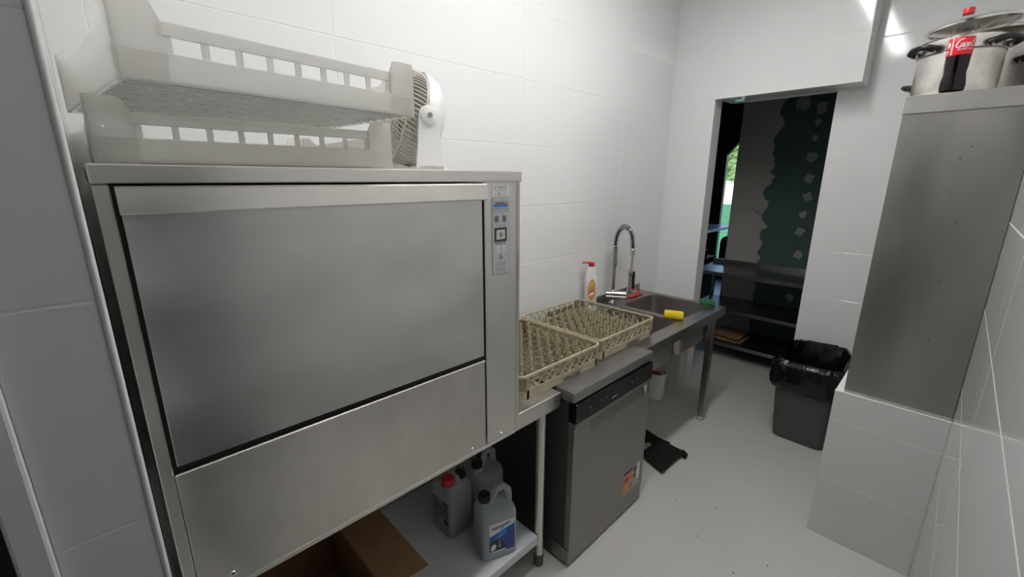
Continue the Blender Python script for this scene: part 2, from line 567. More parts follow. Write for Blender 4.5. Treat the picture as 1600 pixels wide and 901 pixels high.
# near pier with white corner trim, x = 0.9
XP = 0.90
bm = B()
box(bm, -0.12, XP - 0.0012, -3.268, -3.1732, 0, ZC)
wn_ = struct('wall_near', bm, M_GROUT)
tiles(wn_, (XP, 0, 0), Y, Z, X, [-3.268, -3.172], zg(0, ZC))
tiles(wn_, (0, -3.172, 0), X, Z, Y, [0.001, XP], zg(0, ZC))
bm = B()
tube(bm, [(XP - 0.001, -3.1745, 0.0), (XP - 0.001, -3.1745, ZC)], 0.0042, 10)
struct('trim_3', bm, M_TRIM, smooth=40)
# door casing at the very left edge, then a dark open door leaf
bm = B()
box(bm, XP - 0.14, XP + 0.008, -3.300, -3.2685, 0, 2.2, 0.004, 2)
struct('trim_4', bm, M_TRIM)
bm = B()
box(bm, XP - 0.06, XP - 0.02, -4.3, -3.302, 0, 2.15, 0.003)
d1 = struct('door_1', bm, M_DWSIDE)
bm = B(); tube(bm, [(XP - 0.02, -3.40, 1.02), (XP + 0.03, -3.40, 1.02), (XP + 0.035, -3.42, 1.02), (XP + 0.035, -3.52, 1.02)], 0.009, 8)
obj('door_handle', bm, M_CHROME, d1, smooth=40)
bm = B()
box(bm, -0.12, XP - 0.14, -3.42, -3.268, 0, ZC)
box(bm, XP - 0.14, XP, -4.4, -3.268, 2.2, ZC)
struct('wall_near_left', bm, M_PAINT)
bm = B(); box(bm, XP - 0.2, 1.85, -4.45, -4.32, 0, ZC)
struct('wall_behind', bm, M_DIMMED_WALL)  # unseen wall coloured dark to dim the steel front and the pier

# far room shell
bm = B(); box(bm, -2.65, -2.5, 0.1, 4.3, 0, ZC); struct('wall_far_left', bm, M_DIMMED_WALL)
bm = B(); box(bm, 2.2, 2.3, 0.3, 4.3, 0, ZC); struct('wall_far_right', bm, M_DIMMED_WALL)
# drywall partition behind the doorway
bm = B(); box(bm, 0.055, 2.2, 1.30, 1.40, 0, ZC)
wp = struct('wall_partition', bm, M_GREENBD)
# plaster skim with a ragged right edge
rag = [(0.0, 0.36), (0.70, 0.355), (0.80, 0.36), (0.86, 0.335), (0.90, 0.37), (0.925, 0.365), (0.95, 0.335), (0.99, 0.345), (1.03, 0.375), (1.06, 0.37),
       (1.08, 0.335), (1.13, 0.34), (1.17, 0.345), (1.2, 0.375), (1.24, 0.36), (1.28, 0.33), (1.36, 0.35), (1.42, 0.37), (1.46, 0.33), (1.52, 0.315),
       (1.56, 0.33), (1.60, 0.375), (1.66, 0.385), (1.69, 0.345), (1.78, 0.37), (1.88, 0.35), (1.98, 0.34), (2.06, 0.385), (2.12, 0.40), (2.18, 0.36), (2.26, 0.37), (2.32, 0.42), (2.38, 0.47), (2.5, 0.5), (ZC, 0.5)]
bm = B()
fine = []
for (za, xa), (zb_, xb) in zip(rag[:-1], rag[1:]):
    m_ = max(2, int((zb_ - za) / 0.012))
    for k in range(m_):
        z_ = za + (zb_ - za) * k / m_
        fine.append((xa + (xb - xa) * (k / m_) ** 2 * (3 - 2 * k / m_) + 0.022 * noise.noise(Vector((z_ * 17, 3, 1))) + 0.012 * noise.noise(Vector((z_ * 60, 5, 2))), z_))
a = [(0.05, 0.0)] + fine + [(0.5, ZC), (0.05, ZC)]
prism(bm, a, 0.0, 0.004, basis((0, 1.30, 0), X, Z, NY))
obj('plaster_skim', bm, M_PLASTER, wp)
bm = B(); box(bm, 0.05, 0.055, 1.296, 1.405, 0, ZC)
obj('plaster_end', bm, M_PLASTER, wp)
def blob(bm, cx, cz, r, asp=1.2, seed=0, y=1.30):
    rnd = random.Random(seed)
    pts = []
    n = 26
    for k in range(n):
        a_ = 2 * PI * k / n
        rr = r * (1 + 0.42 * noise.noise(Vector((math.cos(a_) * 1.3, math.sin(a_) * 1.3, seed * 1.7))) + 0.16 * noise.noise(Vector((math.cos(a_) * 5, math.sin(a_) * 5, seed))))
        pts.append((cx + rr * math.cos(a_), cz + rr * asp * math.sin(a_)))
    prism(bm, pts, 0.0, 0.0025, basis((0, y, 0), X, Z, NY))
for k, (px_, pz_, pr_) in enumerate([(0.648, 2.09, 0.022), (0.648, 1.965, 0.022), (0.645, 1.81, 0.036), (0.652, 1.64, 0.033), (0.66, 1.48, 0.032), (0.652, 1.33, 0.028),
                                     (0.652, 1.18, 0.032), (0.664, 0.975, 0.032), (0.655, 0.58, 0.03), (0.52, 2.25, 0.05), (0.66, 2.2, 0.04)]):
    bm = B(); blob(bm, px_, pz_, pr_, 1.15, 40 + k)
    obj('putty_patch', bm, M_PUTTY, wp)
# trowel smear across the skim edge
bm = B()
for k in range(4):
    tube(bm, [(0.20 + 0.012 * k, 1.2945, 1.40 - 0.012 * k), (0.25 + 0.012 * k, 1.2945, 1.355 - 0.012 * k), (0.32 + 0.01 * k, 1.2945, 1.335 - 0.014 * k)], 0.003, 5)
obj('trowel_marks', bm, M_CRACK, wp)

# window wall of the far room, dark frame with cut corners, two panes
YW = 4.20
bm = B()
box(bm, -2.65, -1.16, YW, YW + 0.15, 0, ZC)
box(bm, 0.22, 2.3, YW, YW + 0.15, 0, ZC)
box(bm, -1.16, 0.22, YW, YW + 0.15, 2.22, ZC)
box(bm, -1.16, 0.22, YW, YW + 0.15, 0, 0.12)
struct('wall_window', bm, M_DIMMED_WALL)
bm = B()
box(bm, -1.16, -1.12, YW + 0.02, YW + 0.10, 0.12, 2.22)
box(bm, 0.18, 0.22, YW + 0.02, YW + 0.10, 0.12, 2.22)
box(bm, -1.12, 0.18, YW + 0.02, YW + 0.10, 2.18, 2.22)
box(bm, -1.12, 0.18, YW + 0.02, YW + 0.10, 0.12, 0.20)
for s_ in (1, -1):
    xa = -1.12 if s_ == 1 else 0.18
    prism(bm, [(xa, 2.00), (xa + s_ * 0.15, 2.18), (xa, 2.18)], 0.0, 0.08, basis((0, YW + 0.10, 0), X, Z, NY))
win = struct('window_1', bm, M_DARKWOOD)
bm = B(); box(bm, -1.12, 0.18, YW + 0.055, YW + 0.06, 0.20, 2.18)
obj('pane', bm, M_GLASS, win)
bm = B(); box(bm, -1.12, 0.18, YW + 0.03, YW + 0.09, 0.86, 0.91)
obj('transom', bm, M_DARKWOOD, win)

# outside: lawn, paving strip, trees
bm = B(); box(bm, -14, 6, 4.36, 30, -0.25, -0.12)
o = struct('ground', bm, M_LAWN)
bm = B(); box(bm, -14, 6, 13.0, 14.2, -0.12, -0.10)
struct('path', bm, M_PATH)
def tree(x, y, h, r, label, seed):
    t = thing('garden_tree', label, 'tree', (x, y, -0.12))
    bm = B(); tube(bm, [(0, 0, 0), (0.05, 0.02, h * 0.4), (0, 0.05, h * 0.7)], [0.14, 0.1, 0.06], 8)
    obj('trunk', bm, M_TRUNK, t, smooth=50)
    bm = B()
    rnd = random.Random(seed)
    for k in range(16):
        c = Vector((rnd.uniform(-r, r) * 0.6, rnd.uniform(-r, r) * 0.6, h * rnd.uniform(0.5, 1.0)))
        q = bmesh.ops.create_icosphere(bm, subdivisions=4, radius=r * rnd.uniform(0.22, 0.45))['verts']
        for v in q:
            d = v.co.normalized()
            v.co = v.co * (1 + 0.35 * noise.noise(d * 3 + Vector((k, 0, seed))) + 0.5 * noise.noise(d * 11 + Vector((k, 4, seed)))) + c
    obj('foliage', bm, M_LEAF, t)
tree(-4.4, 17, 2.2, 1.1, 'bright green garden tree seen through the upper window pane', 1)
tree(-3.2, 24, 5.0, 1.7, 'taller garden tree at the back of the lawn behind the window', 5)
tree(-6.3, 22, 4.2, 1.6, 'round garden tree left of the taller tree beyond the lawn', 9)

# ================================================================ LAMP (above the frame, seen as reflections in the tiles)
def lamp(y0, y1, label, x=0.90):
    t = thing('ceiling_lamp', label, 'lamp', (x, (y0 + y1) / 2, ZC - 0.001))
    L = (y1 - y0) / 2
    bm = B(); box(bm, -0.075, 0.075, -L, L, -0.07, 0.0, 0.004)
    obj('lamp_housing', bm, M_WHITEPL, t)
    bm = B(); box(bm, -0.065, 0.065, -L + 0.01, L - 0.01, -0.085, -0.0705, 0.006, 2)
    obj('diffuser', bm, M_LAMP, t)
lamp(-2.60, -0.85, 'long white lamp on the ceiling above the walkway')

# ================================================================ FAR ROOM THINGS
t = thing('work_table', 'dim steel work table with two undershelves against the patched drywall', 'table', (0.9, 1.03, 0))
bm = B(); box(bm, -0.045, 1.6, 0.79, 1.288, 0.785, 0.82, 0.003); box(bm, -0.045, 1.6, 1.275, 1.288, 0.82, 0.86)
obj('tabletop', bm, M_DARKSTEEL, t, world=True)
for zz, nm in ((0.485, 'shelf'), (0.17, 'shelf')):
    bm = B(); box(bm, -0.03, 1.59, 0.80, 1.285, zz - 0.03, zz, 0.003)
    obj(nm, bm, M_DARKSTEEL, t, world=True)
for (lx, ly) in ((-0.02, 0.82), (1.57, 0.82), (-0.02, 1.262), (1.57, 1.262)):
    bm = B(); cyl(bm, (lx, ly, 0), (lx, ly, 0.786), 0.018, 10)
    obj('leg', bm, M_DARKSTEEL, t, world=True, smooth=40)
bm = B()
for k, (x0, x1, y0, y1, rot) in enumerate([(0.10, 0.43, 0.86, 1.14, 0.05), (0.14, 0.40, 0.90, 1.18, -0.15)]):
    n = 6
    gr = [[bm.verts.new((x0 + (x1 - x0) * i / n, y0 + (y1 - y0) * j / n + rot * (i / n - .5) * 0.3, 0.174 + 0.024 * k + 0.016 * abs(noise.noise(Vector((i * .8, j * .8, k * 5)))))) for j in range(n + 1)] for i in range(n + 1)]
    fs = [bm.faces.new((gr[i][j], gr[i + 1][j], gr[i + 1][j + 1], gr[i][j + 1])) for i in range(n) for j in range(n)]
    r_ = bmesh.ops.extrude_face_region(bm, geom=fs)
    for v in r_['geom']:
        if isinstance(v, bmesh.types.BMVert):
            v.co.z += 0.006
tag(obj('cardboard_sheet', bm, M_CARD), 'crumpled brown cardboard on the lowest shelf of the dim table', 'cardboard')

# desk by the window
t = thing('desk', 'dark desk with a bluish shiny top beside the far window', 'desk', (-1.4, 3.4, 0))
bm = B(); box(bm, -2.0, -0.84, 2.75, 4.13, 0.885, 0.92, 0.004)
obj('desktop', bm, mat('bluish_desk_top', (0.30, 0.31, 0.40), 0.3), t, world=True)
for lx in (-1.97, -0.90):
    for ly in (2.80, 4.08):
        bm = B(); box(bm, lx, lx + 0.05, ly, ly + 0.05 if ly < 4 else ly + 0.04, 0, 0.885)
        obj('leg', bm, M_DARKWOOD, t, world=True)
# chair, seen as a black outline before the window
t = thing('office_chair', 'black chair outlined against the lower window pane', 'chair', (-0.28, 2.75, 0), 0.15)
bm = B(); loft(bm, [[(x_, 0.0 + dy, 0.52 + zz) for (x_, zz) in rrect(0.40, 0.42, 0.08, 4, 0, 0.21)] for dy in (-0.22, -0.17)])
obj('backrest', bm, M_BLKPL, t, smooth=40)
bm = B(); loft(bm, [[(x_, y_ + 0.03, zz) for (x_, y_) in rrect(0.44, 0.42, 0.08, 4)] for zz in (0.42, 0.48)])
obj('seat', bm, M_BLKPL, t, smooth=40)
bm = B(); cyl(bm, (0, 0.03, 0.10), (0, 0.03, 0.42), 0.025, 10); box(bm, -0.03, 0.03, -0.20, -0.14, 0.40, 0.56)
obj('post', bm, M_BLKPL, t)
for k in range(5):
    a_ = 2 * PI * k / 5
    bm = B(); tube(bm, [(0, 0.03, 0.11), (0.27 * math.cos(a_), 0.03 + 0.27 * math.sin(a_), 0.05)], [0.025, 0.015], 8)
    lathe(bm, [(0.0, -0.012), (0.024, -0.012), (0.024, 0.012), (0.0, 0.012)], 12, M=Matrix.Translation((0.27 * math.cos(a_), 0.03 + 0.27 * math.sin(a_), 0.025)) @ Matrix.Rotation(PI / 2, 4, 'X'))
    obj('leg', bm, M_BLKPL, t)
# dark low cabinet added to darken the view past the jamb, with clutter
t = thing('added_cabinet', 'dark low cabinet added to darken the space behind the door jamb', 'cabinet', (-0.62, 1.95, 0))
bm = B(); box(bm, -0.90, -0.345, 1.75, 2.15, 0.06, 0.74, 0.004); box(bm, -0.88, -0.365, 1.77, 2.13, 0, 0.06)
obj('body', bm, M_DARKWOOD, t, world=True)
for k in range(2):
    bm = B(); box(bm, -0.892 + k * 0.275, -0.628 + k * 0.275, 1.735, 1.75, 0.09, 0.71, 0.003)
    d = obj('door', bm, M_DARKWOOD, t, world=True)
    bm = B(); box(bm, -0.66 + k * 0.08, -0.65 + k * 0.08, 1.72, 1.735, 0.40, 0.55)
    obj('handle', bm, M_CHROME, d, world=True)
bm = B(); lathe(bm, [(0.05, 0), (0.055, 0.005), (0.055, 0.09), (0.05, 0.10), (0.012, 0.11), (0.012, 0.135), (0.0, 0.135)], 18, (-0.40, 1.86, 0.741))
tag(obj('dark_jar', bm, M_BLKPL, smooth=40), 'small dark jar standing on the low cabinet by the jamb', 'jar')
bm = B(); loft(bm, [[(x_, y_, z_) for (x_, y_) in rrect(w_, d_, 0.03, 3, -0.58, 1.95)] for (w_, d_, z_) in ((0.22, 0.2, 0.741), (0.25, 0.22, 0.80), (0.20, 0.17, 0.88), (0.10, 0.07, 0.90))])
tag(obj('dark_bag', bm, M_CLOTH, smooth=60), 'dark lumpy bag lying on the low cabinet beside the jar', 'bag')

# ================================================================ TABLE UNDER THE MACHINE
XT1 = 0.640
t = thing('side_table', 'steel table with round legs and white lower shelf carrying the big dishwasher', 'table', (0.32, -2.55, 0))
bm = B(); box(bm, 0.004, XT1, -3.155, -1.964, 0.757, 0.8206, 0.003, 2)
obj('tabletop', bm, M_STEEL_B, t, world=True)
bm = B(); box(bm, 0.01, 0.608, -3.15, -2.045, 0.132, 0.172, 0.003, 2)
obj('lower_shelf', bm, M_SHELF, t, world=True, label='white painted lower shelf with small scuffs')
for (lx, ly) in ((0.592, -2.022), (0.592, -3.13), (0.04, -2.022), (0.04, -3.13)):
    bm = B(); cyl(bm, (lx, ly, 0.03), (lx, ly, 0.757), 0.0195, 18)
    lg = obj('leg', bm, M_STEEL_B, t, world=True, smooth=40)
    bm = B(); lathe(bm, [(0.016, 0), (0.02, 0.004), (0.0215, 0.05), (0.0215, 0.06)], 16, (lx, ly, 0.0))
    obj('foot_cap', bm, M_RUBBER, lg, world=True, smooth=40)

# ================================================================ BIG DISHWASHING MACHINE
XM = 0.648
t = thing('dishwashing_machine', 'large steel front-loading dishwashing machine on the left table', 'dishwasher', (0.35, -2.68, 0.8206))
bm = B()
box(bm, 0.06, XM - 0.012, -3.150, -2.206, 0.822, 1.617, 0.002)
obj('body', bm, M_STEEL, t, world=True)
bm = B(); box(bm, 0.05, XM + 0.004, -3.159, -2.203, 1.6195, 1.651, 0.003, 2)
obj('top_panel', bm, M_STEEL_B, t, world=True)
bm = B(); box(bm, XM - 0.03, XM, -3.157, -3.1365, 0.770, 1.6185, 0.002)
obj('left_post', bm, M_STEEL_B, t, world=True)
bm = B(); box(bm, XM - 0.0115, XM - 0.007, -3.136, -2.222, 0.80, 1.617)  # black sheet, the shade of the door gap put into colour
obj('gap_shade', bm, M_BLACK, t, world=True, label='black sheet painted as the shadow in the gap around the door')
# door: flat sheet with a folded lip at the top and a lower edge
bm = B()
box(bm, XM - 0.006, XM + 0.001, -3.129, -2.3605, 1.094, 1.580, 0.0015)
dr = obj('door', bm, M_STEEL_D, t, world=True)
bm = B()
prism(bm, [(XM + 0.001, 1.5735), (XM + 0.013, 1.570), (XM + 0.015, 1.573), (XM + 0.010, 1.612), (XM + 0.004, 1.6155), (XM - 0.006, 1.6155), (XM - 0.006, 1.5735)],
      -3.131, -2.347, Matrix(((1, 0, 0, 0), (0, 0, 1, 0), (0, 1, 0, 0), (0, 0, 0, 1))))
obj('door_handle', bm, M_STEEL_B, dr, world=True, label='full-width folded handle lip along the top of the door')
bm = B()
box(bm, XM - 0.006, XM, -3.1355, -2.3575, 0.775, 1.078, 0.002)
box(bm, XM - 0.006, XM + 0.004, -3.1355, -2.3575, 1.070, 1.080, 0.002)
obj('lower_panel', bm, M_STEEL, t, world=True)
bm = B(); box(bm, XM - 0.006, XM, -2.3525, -2.2225, 0.778, 1.6185, 0.0015)
cp = obj('control_column', bm, M_STEEL_B, t, world=True)
bm = B(); box(bm, XM - 0.03, XM - 0.003, -2.2205, -2.203, 0.768, 1.6185, 0.0015)
obj('right_edge', bm, M_STEEL, t, world=True)
bm = B(); box(bm, XM - 0.01, XM - 0.001, -3.157, -2.222, 0.762, 0.7755, 0.001)
obj('bottom_rail', bm, M_STEEL_B, t, world=True)
for (sy, sz) in ((-3.077, 0.803), (-2.417, 0.789), (-2.291, 0.789)):
    bm = B(); lathe(bm, [(0.0075, 0), (0.0075, 0.001), (0.006, 0.003), (0.0, 0.0038)], 14, M=basis((XM, sy, sz), Y, Z, X))
    obj('screw', bm, M_CHROME, t, world=True, smooth=40)
# control foil with symbols
PT = lambda y_, z_, d_=0.0: basis((XM + d_, y_, z_), Y, Z, X)
def plate(bm, y0, y1, z0, z1, d0, d1, r=0.002, mi=0):
    prism(bm, [(a_, b_) for a_, b_ in rrect(y1 - y0, z1 - z0, r, 3, (y0 + y1) / 2, (z0 + z1) / 2)], d0, d1, basis((XM, 0, 0), Y, Z, X), mi)
bm = B()
plate(bm, -2.324, -2.254, 1.344, 1.577, 0.0, 0.0016, 0.004, 0)
plate(bm, -2.321, -2.257, 1.347, 1.574, 0.0016, 0.0019, 0.003, 1)
plate(bm, -2.318, -2.260, 1.531, 1.5345, 0.0019, 0.0022, 0.0005, 0)
plate(bm, -2.318, -2.260, 1.536, 1.569, 0.0019, 0.0021, 0.002, 0)
foil = obj('control_foil', bm, [M_PANEL, M_PANEL2], cp, world=True)
bm = B()
plate(bm, -2.319, -2.260, 1.5495, 1.5535, 0.0021, 0.0025, 0.0005, 0)
plate(bm, -2.319, -2.260, 1.5440, 1.5490, 0.0021, 0.0024, 0.0005, 1)
obj('blue_stripe', bm, [M_BLUE, M_LBLUE], cp, world=True)
bm = text_bm('winterhalter', 0.0085, PT(-2.2892, 1.5555, 0.0022), width=0.048, bold=0.012)
obj('lettering', bm, M_PRINT, cp, world=True)
SYM = [M_PRINTG, M_PRINT, M_PANEL]
for yy in (-2.3065, -2.2755):
    bm = B()
    plate(bm, yy - 0.0085, yy + 0.0085, 1.503, 1.5225, 0.0019, 0.0023, 0.001, 0)
    for q in range(3):
        plate(bm, yy - 0.005, yy + 0.005, 1.507 + q * 0.0045, 1.5085 + q * 0.0045, 0.0023, 0.0026, 0.0003, 1)
    obj('symbol', bm, SYM, cp, world=True)
for k in range(3):
    bm = B(); plate(bm, -2.3045 + 0.0145 * k - 0.001, -2.3045 + 0.0145 * k + 0.001, 1.489, 1.497, 0.0019, 0.0023, 0.0004, 0)
    obj('mark', bm, SYM, cp, world=True)
    bm = B(); plate(bm, -2.305 + 0.0145 * k - 0.0018, -2.305 + 0.0145 * k + 0.0018, 1.4365, 1.440, 0.0019, 0.0023, 0.001, 1)
    obj('mark', bm, SYM, cp, world=True)
bm = B()
plate(bm, -2.2965, -2.2835, 1.391, 1.401, 0.0019, 0.0023, 0.003, 0)
plate(bm, -2.2935, -2.2865, 1.401, 1.406, 0.0019, 0.0023, 0.001, 0)
obj('symbol', bm, SYM, cp, world=True)
for r_ in range(2):
    for k in range(2):
        bm = B(); plate(bm, -2.310 + 0.022 * k, -2.291 + 0.022 * k, 1.352 + 0.018 * r_, 1.366 + 0.018 * r_, 0.0019, 0.0021, 0.002, 2)
        obj('symbol', bm, SYM, cp, world=True)
bm = B()
for k in range(2):
    plate(bm, -2.3075 + 0.022 * k, -2.294 + 0.022 * k, 1.411, 1.4335, 0.0019, 0.0024, 0.003, 0)
obj('display_strip', bm, mat('pale_strip', (0.62, 0.63, 0.63), 0.35), cp, world=True)
bm = B()
plate(bm, -2.3155, -2.2665, 1.4455, 1.4870, 0.0019, 0.003, 0.002, 0)
plate(bm, -2.3085, -2.2735, 1.4520, 1.4805, 0.003, 0.0034, 0.001, 1)
obj('start_button', bm, [M_PRINT, mat('button_face', (0.58, 0.58, 0.57), 0.4)], cp, world=True, label='square start button with spray symbol in a dark frame')
bm = B()
o0 = (-2.290, 1.4555)
for (dy, dz, b_) in ((-0.007, 0.014, 0.004), (-0.001, 0.018, 0.002), (0.006, 0.016, -0.002), (0.011, 0.010, -0.004)):
    tube(bm, [(XM + 0.0036, o0[0] - 0.002, o0[1] + 0.004), (XM + 0.0036, o0[0] + dy * 0.5 - b_ * 0.3, o0[1] + dz * 0.6 + 0.003), (XM + 0.0036, o0[0] + dy, o0[1] + dz + 0.002)], 0.0007, 4)
obj('spray_symbol', bm, M_PRINT, cp, world=True)
# supplier sticker
bm = B(); plate(bm, -2.3225, -2.2545, 1.5785, 1.6115, 0.0, 0.0012, 0.003, 0)
obj('sticker', bm, M_STICK, cp, world=True)
bm = text_bm('YANTO', 0.0085, PT(-2.2840, 1.5995, 0.0013), width=0.037)
obj('lettering', bm, M_PRINT, cp, world=True)
bm = B()
for k in range(3):
    a_ = PI / 2 + (k - 1) * 0.9
    tube(bm, [(XM + 0.0014, -2.3095, 1.600), (XM + 0.0014, -2.3095 + 0.0045 * math.cos(a_), 1.6008 + 0.0065 * math.sin(a_))], 0.0007, 4)
plate(bm, -2.3150, -2.2640, 1.5955, 1.5965, 0.0012, 0.0014, 0.0002, 0)
plate(bm, -2.3150, -2.2640, 1.5925, 1.5931, 0.0012, 0.0014, 0.0002, 0)
for k in range(3):
    plate(bm, -2.3150, -2.3060, 1.5872 - 0.0033 * k, 1.5880 - 0.0033 * k, 0.0012, 0.0014, 0.0002, 0)
    plate(bm, -2.3030, -2.2880, 1.5870 - 0.0033 * k, 1.5882 - 0.0033 * k, 0.0012, 0.0014, 0.0002, 1)
    plate(bm, -2.2820, -2.2660 - 0.002 * k, 1.5872 - 0.0033 * k, 1.5880 - 0.0033 * k, 0.0012, 0.0014, 0.0002, 0)
obj('print_lines', bm, [M_PRINTG, M_PRINT], cp, world=True)

# ================================================================ WHITE CRATES ON THE MACHINE
def crate(name_label, loc, rotz, W=0.535, D=0.585, H=0.106):
    """local x = towards the room (depth), y along the wall. origin at bottom centre"""
    t = thing('plastic_crate', name_label, 'crate', loc, rotz, 'white plastic crates on the machine')
    w2, d2, th = W / 2, D / 2, 0.004
    rimz = H - 0.022
    # base with ribs (seen from below)
    bm = B()
    box(bm, -d2 + 0.012, d2 - 0.012, -w2 + 0.012, w2 - 0.012, 0.004, 0.008)
    n1, n2 = 15, 14
    for i in range(n1):
        xx = -d2 + 0.03 + (2 * d2 - 0.06) * i / (n1 - 1)
        box(bm, xx - 0.002, xx + 0.002, -w2 + 0.012, w2 - 0.012, 0.0, 0.004)
    for i in range(n1 - 1):
        for j in range(n2 - 1):
            xx = -d2 + 0.03 + (2 * d2 - 0.06) * (i + .5) / (n1 - 1)
            yy = -w2 + 0.03 + (2 * w2 - 0.06) * (j + .5) / (n2 - 1)
            b0 = [bm.verts.new((xx + a_, yy + b_, 0.004)) for a_, b_ in ((-.013, -.013), (.013, -.013), (.013, .013), (-.013, .013))]
            tp = bm.verts.new((xx, yy, -0.001 + 0.003 * ((i * 7 + j * 3) % 2)))
            for k in range(4):
                bm.faces.new((b0[k], b0[(k + 1) % 4], tp))
    obj('base', bm, M_CRATEB, t)
    # long walls (front and back) with a row of windows
    for s_ in (1, -1):
        xo, xi = s_ * d2, s_ * (d2 - th)
        x0, x1 = min(xo, xi), max(xo, xi)
        bm = B()
        box(bm, x0 - 0.002 * (s_ < 0), x1 + 0.002 * (s_ > 0), -w2 + 0.001, w2 - 0.001, 0.001, 0.042, 0.0015)
        box(bm, x0, x1, -w2 + 0.05, w2 - 0.05, rimz - 0.020, rimz, 0.0015)
        nb = 9
        for k in range(nb):
            yy = -w2 + 0.062 + (2 * w2 - 0.124) * k / (nb - 1)
            box(bm, x0 + 0.0003, x1 - 0.0003, yy - 0.005, yy + 0.005, 0.040, rimz - 0.018)
        obj('long_wall', bm, M_CRATE, t)
    for s_ in (1, -1):
        yo, yi = s_ * w2, s_ * (w2 - th)
        y0, y1 = min(yo, yi), max(yo, yi)
        bm = B()
        box(bm, -d2 + th, d2 - th, y0 - 0.002 * (s_ < 0), y1 + 0.002 * (s_ > 0), 0.001, 0.042, 0.0015)
        prof = [(-d2 + th, 0.040), (d2 - th, 0.040), (d2 - th, H - 0.002), (d2 - 0.06, H - 0.002), (d2 - 0.12, H - 0.028), (-d2 + 0.12, H - 0.028), (-d2 + 0.06, H - 0.002), (-d2 + th, H - 0.002)]
        prism(bm, prof, min(yo, yi), max(yo, yi), Matrix(((1, 0, 0, 0), (0, 0, 1, 0), (0, 1, 0, 0), (0, 0, 0, 1))))
        obj('end_wall', bm, M_CRATE, t)
    # corner posts: raised L pieces
    for sx in (1, -1):
        for sy in (1, -1):
            bm = B()
            L = 0.052
            pts = [(0, 0), (L, 0), (L + 0.006, 0.0), (L + 0.006, H - 0.024), (L - 0.004, H - 0.002), (L - 0.012, H), (0, H)]
            prism(bm, pts, 0.0, th + 0.0015, basis((sx * (d2 + 0.0015), sy * (w2 + 0.001), 0.0), (0, -sy, 0), Z, (-sx, 0, 0)))
            pts2 = [(0, 0), (0.022, 0), (0.022, H), (0, H)]
            prism(bm, pts2, 0.0, th, basis((sx * d2, sy * (w2 + 0.0008), 0.0), (-sx, 0, 0), Z, (0, -sy, 0)))
            obj('corner_post', bm, M_CRATE, t)
    return t
ZM = 1.651
crate('lower white plastic crate standing on top of the dishwashing machine', (0.308, -2.877, ZM + 0.0015), 0.0)
crate('upper white plastic crate stacked crookedly on the other crate, overhanging the front', (0.498, -2.888, ZM + 0.1085), math.radians(6.5), W=0.495, D=0.50)

# ================================================================ FAN
t = thing('desk_fan', 'white round desk fan with cream grille behind the crates', 'fan', (0.275, -2.343, ZM))
fanM = Matrix.Translation((0, 0, 0.166)) @ Matrix.Rotation(math.radians(-14), 4, 'Z') @ Matrix.Rotation(math.radians(90 - 12), 4, 'X')   # local +z = blowing direction (-y, up)
R_ = 0.147
bm = B(); lathe(bm, [(R_ - 0.006, 0.004), (R_, 0.0), (R_, -0.022), (R_ - 0.01, -0.048), (R_ - 0.045, -0.075), (0.05, -0.088), (0.0, -0.09)], 48, M=fanM, caps=False)
obj('rear_shell', bm, M_FAN, t, smooth=40)
bm = B()
lathe(bm, [(R_ + 0.0035, -0.002), (R_ + 0.0035, -0.014), (R_ - 0.002, -0.014), (R_ - 0.002, -0.002)], 48, M=fanM, caps=False)
obj('shell_band', bm, M_FAN, t, smooth=40)
# front grille: side bars that bend over a dome + concentric rings
bm = B()
nb = 66
for k in range(nb):
    a_ = 2 * PI * k / nb
    tw = 0.5
    pts = []
    for (r_, z_, tt) in ((R_ - 0.002, 0.0, 0), (R_ + 0.001, 0.03, 0.08), (R_ - 0.006, 0.058, 0.2), (R_ - 0.028, 0.078, 0.34), (0.080, 0.088, 0.55), (0.030, 0.092, 0.8)):
        q = a_ + tt * tw
        pts.append(fanM @ Vector((r_ * math.cos(q), r_ * math.sin(q), z_)))
    tube(bm, pts, 0.0019, 4)
for (r_, z_) in ((R_ - 0.001, 0.002), (R_ - 0.006, 0.058), (R_ - 0.035, 0.081)):
    tube(bm, [fanM @ Vector((r_ * math.cos(2 * PI * k / 40), r_ * math.sin(2 * PI * k / 40), z_)) for k in range(40)], 0.0024, 5, closed=True)
gr = obj('grille', bm, M_FANG, t, smooth=60)
bm = B(); lathe(bm, [(0.032, 0.088), (0.034, 0.094), (0.026, 0.100), (0.0, 0.102)], 24, M=fanM, caps=False)
obj('grille_hub', bm, M_FAN, gr, smooth=40)
for k in range(4):
    bm = B()
    n = 6
    row = []
    for i in range(n + 1):
        r_ = 0.022 + 0.105 * i / n
        sp = 0.30 + 0.25 * i / n
        a_ = 2 * PI * k / 4
        row.append([fanM @ Vector((r_ * math.cos(a_ + s_), r_ * math.sin(a_ + s_), 0.036 + 0.024 * s_)) for s_ in (-sp, -sp / 3, sp / 3, sp)])
    vv = [[bm.verts.new(p) for p in q] for q in row]
    fs = [bm.faces.new((vv[i][j], vv[i + 1][j], vv[i + 1][j + 1], vv[i][j + 1])) for i in range(n) for j in range(3)]
    r_ = bmesh.ops.solidify(bm, geom=fs, thickness=0.002)
    obj('blade', bm, M_FANG, t, smooth=40)
bm = B(); lathe(bm, [(0.024, 0.012), (0.026, 0.05), (0.020, 0.06), (0.0, 0.062)], 20, M=fanM, caps=False)
obj('motor_hub', bm, M_FANG, t, smooth=40)
